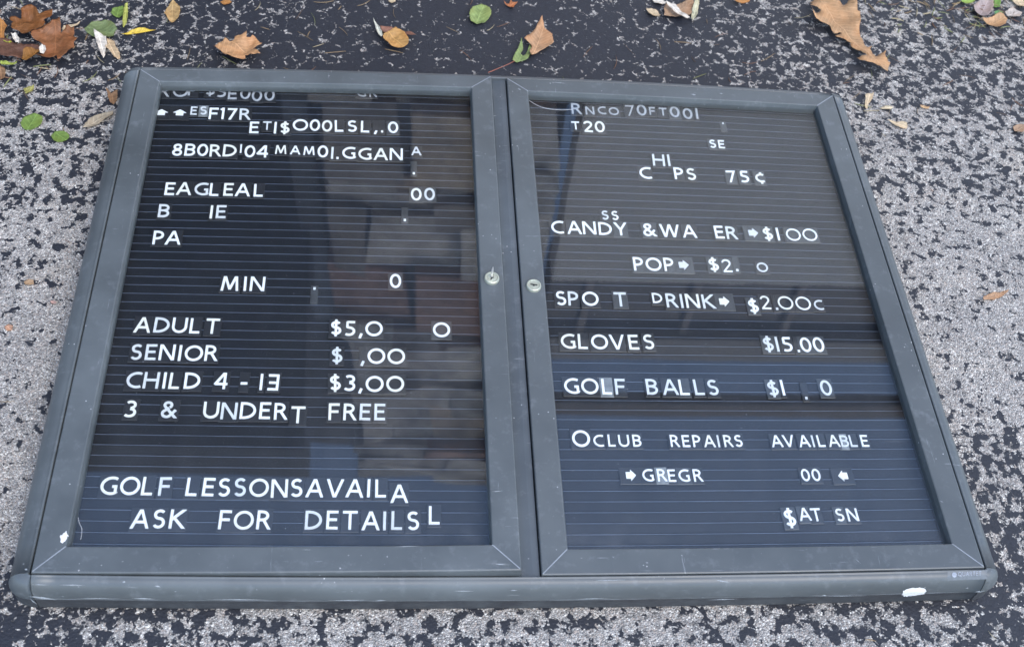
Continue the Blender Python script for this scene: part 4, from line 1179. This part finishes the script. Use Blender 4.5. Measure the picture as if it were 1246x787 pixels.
# ------------------------------------------------------------------ the building beyond the board, seen mirrored in the panes
def building():
    b = empty('clubhouse', (0, 2.4, 0), 'stone pillared building mirrored upside down in the glass of both doors', 'building')
    off = Vector((0, -2.4, 0))
    rnd = random.Random(5)
    stones = [simple('pillar_stone', c, .8, .3, .5, 7, 0, 1.0) for c in ((.60, .55, .50), (.52, .47, .43), (.42, .25, .19), (.46, .36, .27), (.30, .26, .23), (.54, .43, .32))]
    mortar = simple('pillar_mortar', (.14, .125, .11), .9)
    verts, faces, mi = [], [], []
    def blk(x0, x1, y0, y1, z0, z1, m, j=.034):
        b0 = len(verts)
        for (x, y, z) in ((x0, y0, z0), (x1, y0, z0), (x1, y1, z0), (x0, y1, z0), (x0, y0, z1), (x1, y0, z1), (x1, y1, z1), (x0, y1, z1)):
            verts.append(Vector((x + rnd.uniform(-j, j), y + rnd.uniform(-j, j), z + rnd.uniform(-j, j))) + off)
        for f in ((0, 1, 5, 4), (1, 2, 6, 5), (2, 3, 7, 6), (3, 0, 4, 7), (4, 5, 6, 7), (3, 2, 1, 0)):
            faces.append(tuple(b0 + i for i in f)); mi.append(m)
    blk(-.44, .44, 2.44, 2.95, 0, 4.48, 6, 0)
    z = 0.0
    while z < 4.44:
        hgt = rnd.choice((.10, .14, .18, .26, .36))
        hgt = min(hgt, 4.5 - z)
        x = -.50 + rnd.uniform(-.04, .04)
        while x < .46:
            w = rnd.uniform(.16, .55)
            x1 = min(x + w, .50)
            if .50 - x1 < .12: x1 = .50
            blk(x + .004, x1 - .004, 2.40 - rnd.uniform(0, .09), 3.0, z + .004, z + hgt - .004, rnd.choice((0, 0, 0, 1, 1, 2, 2, 3, 4, 5)))
            x = x1
        z += hgt
    mesh_obj('stone_pillar', verts, faces, stones + [mortar], b, mi)
    def part(name, x0, x1, y0, y1, z0, z1, mat):
        v = [Vector((x, y, z)) + off for (x, y, z) in ((x0, y0, z0), (x1, y0, z0), (x1, y1, z0), (x0, y1, z0), (x0, y0, z1), (x1, y0, z1), (x1, y1, z1), (x0, y1, z1))]
        f = [(0, 1, 5, 4), (1, 2, 6, 5), (2, 3, 7, 6), (3, 0, 4, 7), (4, 5, 6, 7), (3, 2, 1, 0)]
        return mesh_obj(name, v, f, mat, b)
    mull = simple('weathered_mullion', (.26, .22, .20), .7)
    siding = simple('pale_siding', (.74, .71, .68), .7, .3, .08, 5)
    trimm = simple('brown_trim', (.12, .09, .075), .7)
    darkm = simple('dark_recess', (.022, .024, .028), .6)
    slate = simple('dark_roof_felt', (.045, .042, .040), .8)
    k = NT('window_glass_blue')
    win = k.done(k.pbsdf((.012, .022, .048), .25, .25).outputs[0])
    part('recess_wall', -4.2, -.625, 3.0, 3.1, 0, 5.15, darkm)
    part('recess_wall', -.62, -.46, 2.99, 3.09, 0, 5.15, darkm)
    part('added_porch_roof', -5.0, -.62, 1.42, 2.98, 2.75, 2.95, darkm)  # overhang added to shade the upper-left ground, mirrored dark in the pane
    part('unseen_shade_wall', -2.75, -2.6, .5, 2.98, 0, 2.74, darkm)  # unseen wall added only to block light on the left
    part('corner_board', -.66, -.56, 2.60, 2.72, .3, 3.4, simple('grey_post_paint', (.16, .17, .19), .6))
    part('siding_wall', .62, 4.6, 2.60, 2.75, 0, 3.14, siding)
    part('recess_wall', .46, .62, 2.98, 3.08, 0, 4.5, darkm)
    wf = part('window_band', .62, 4.6, 2.64, 2.74, 3.15, 3.57, win)
    for i in range(7):
        x = .80 + i * .55
        part('mullion', x, x + .035, 2.60, 2.632, 3.15, 3.57, mull)
    part('fascia', .62, 4.6, 2.57, 2.74, 3.58, 3.76, simple('grey_fascia', (.30, .28, .27), .7))
    part('roof_edge', -4.2, -.62, 3.11, 6.5, 5.0, 5.15, slate)
    part('eave_beam', .64, 4.6, 2.52, 2.60, 4.12, 4.24, trimm)
    part('upper_wall', .64, 4.6, 2.76, 2.90, 3.2, 4.02, darkm)
building()
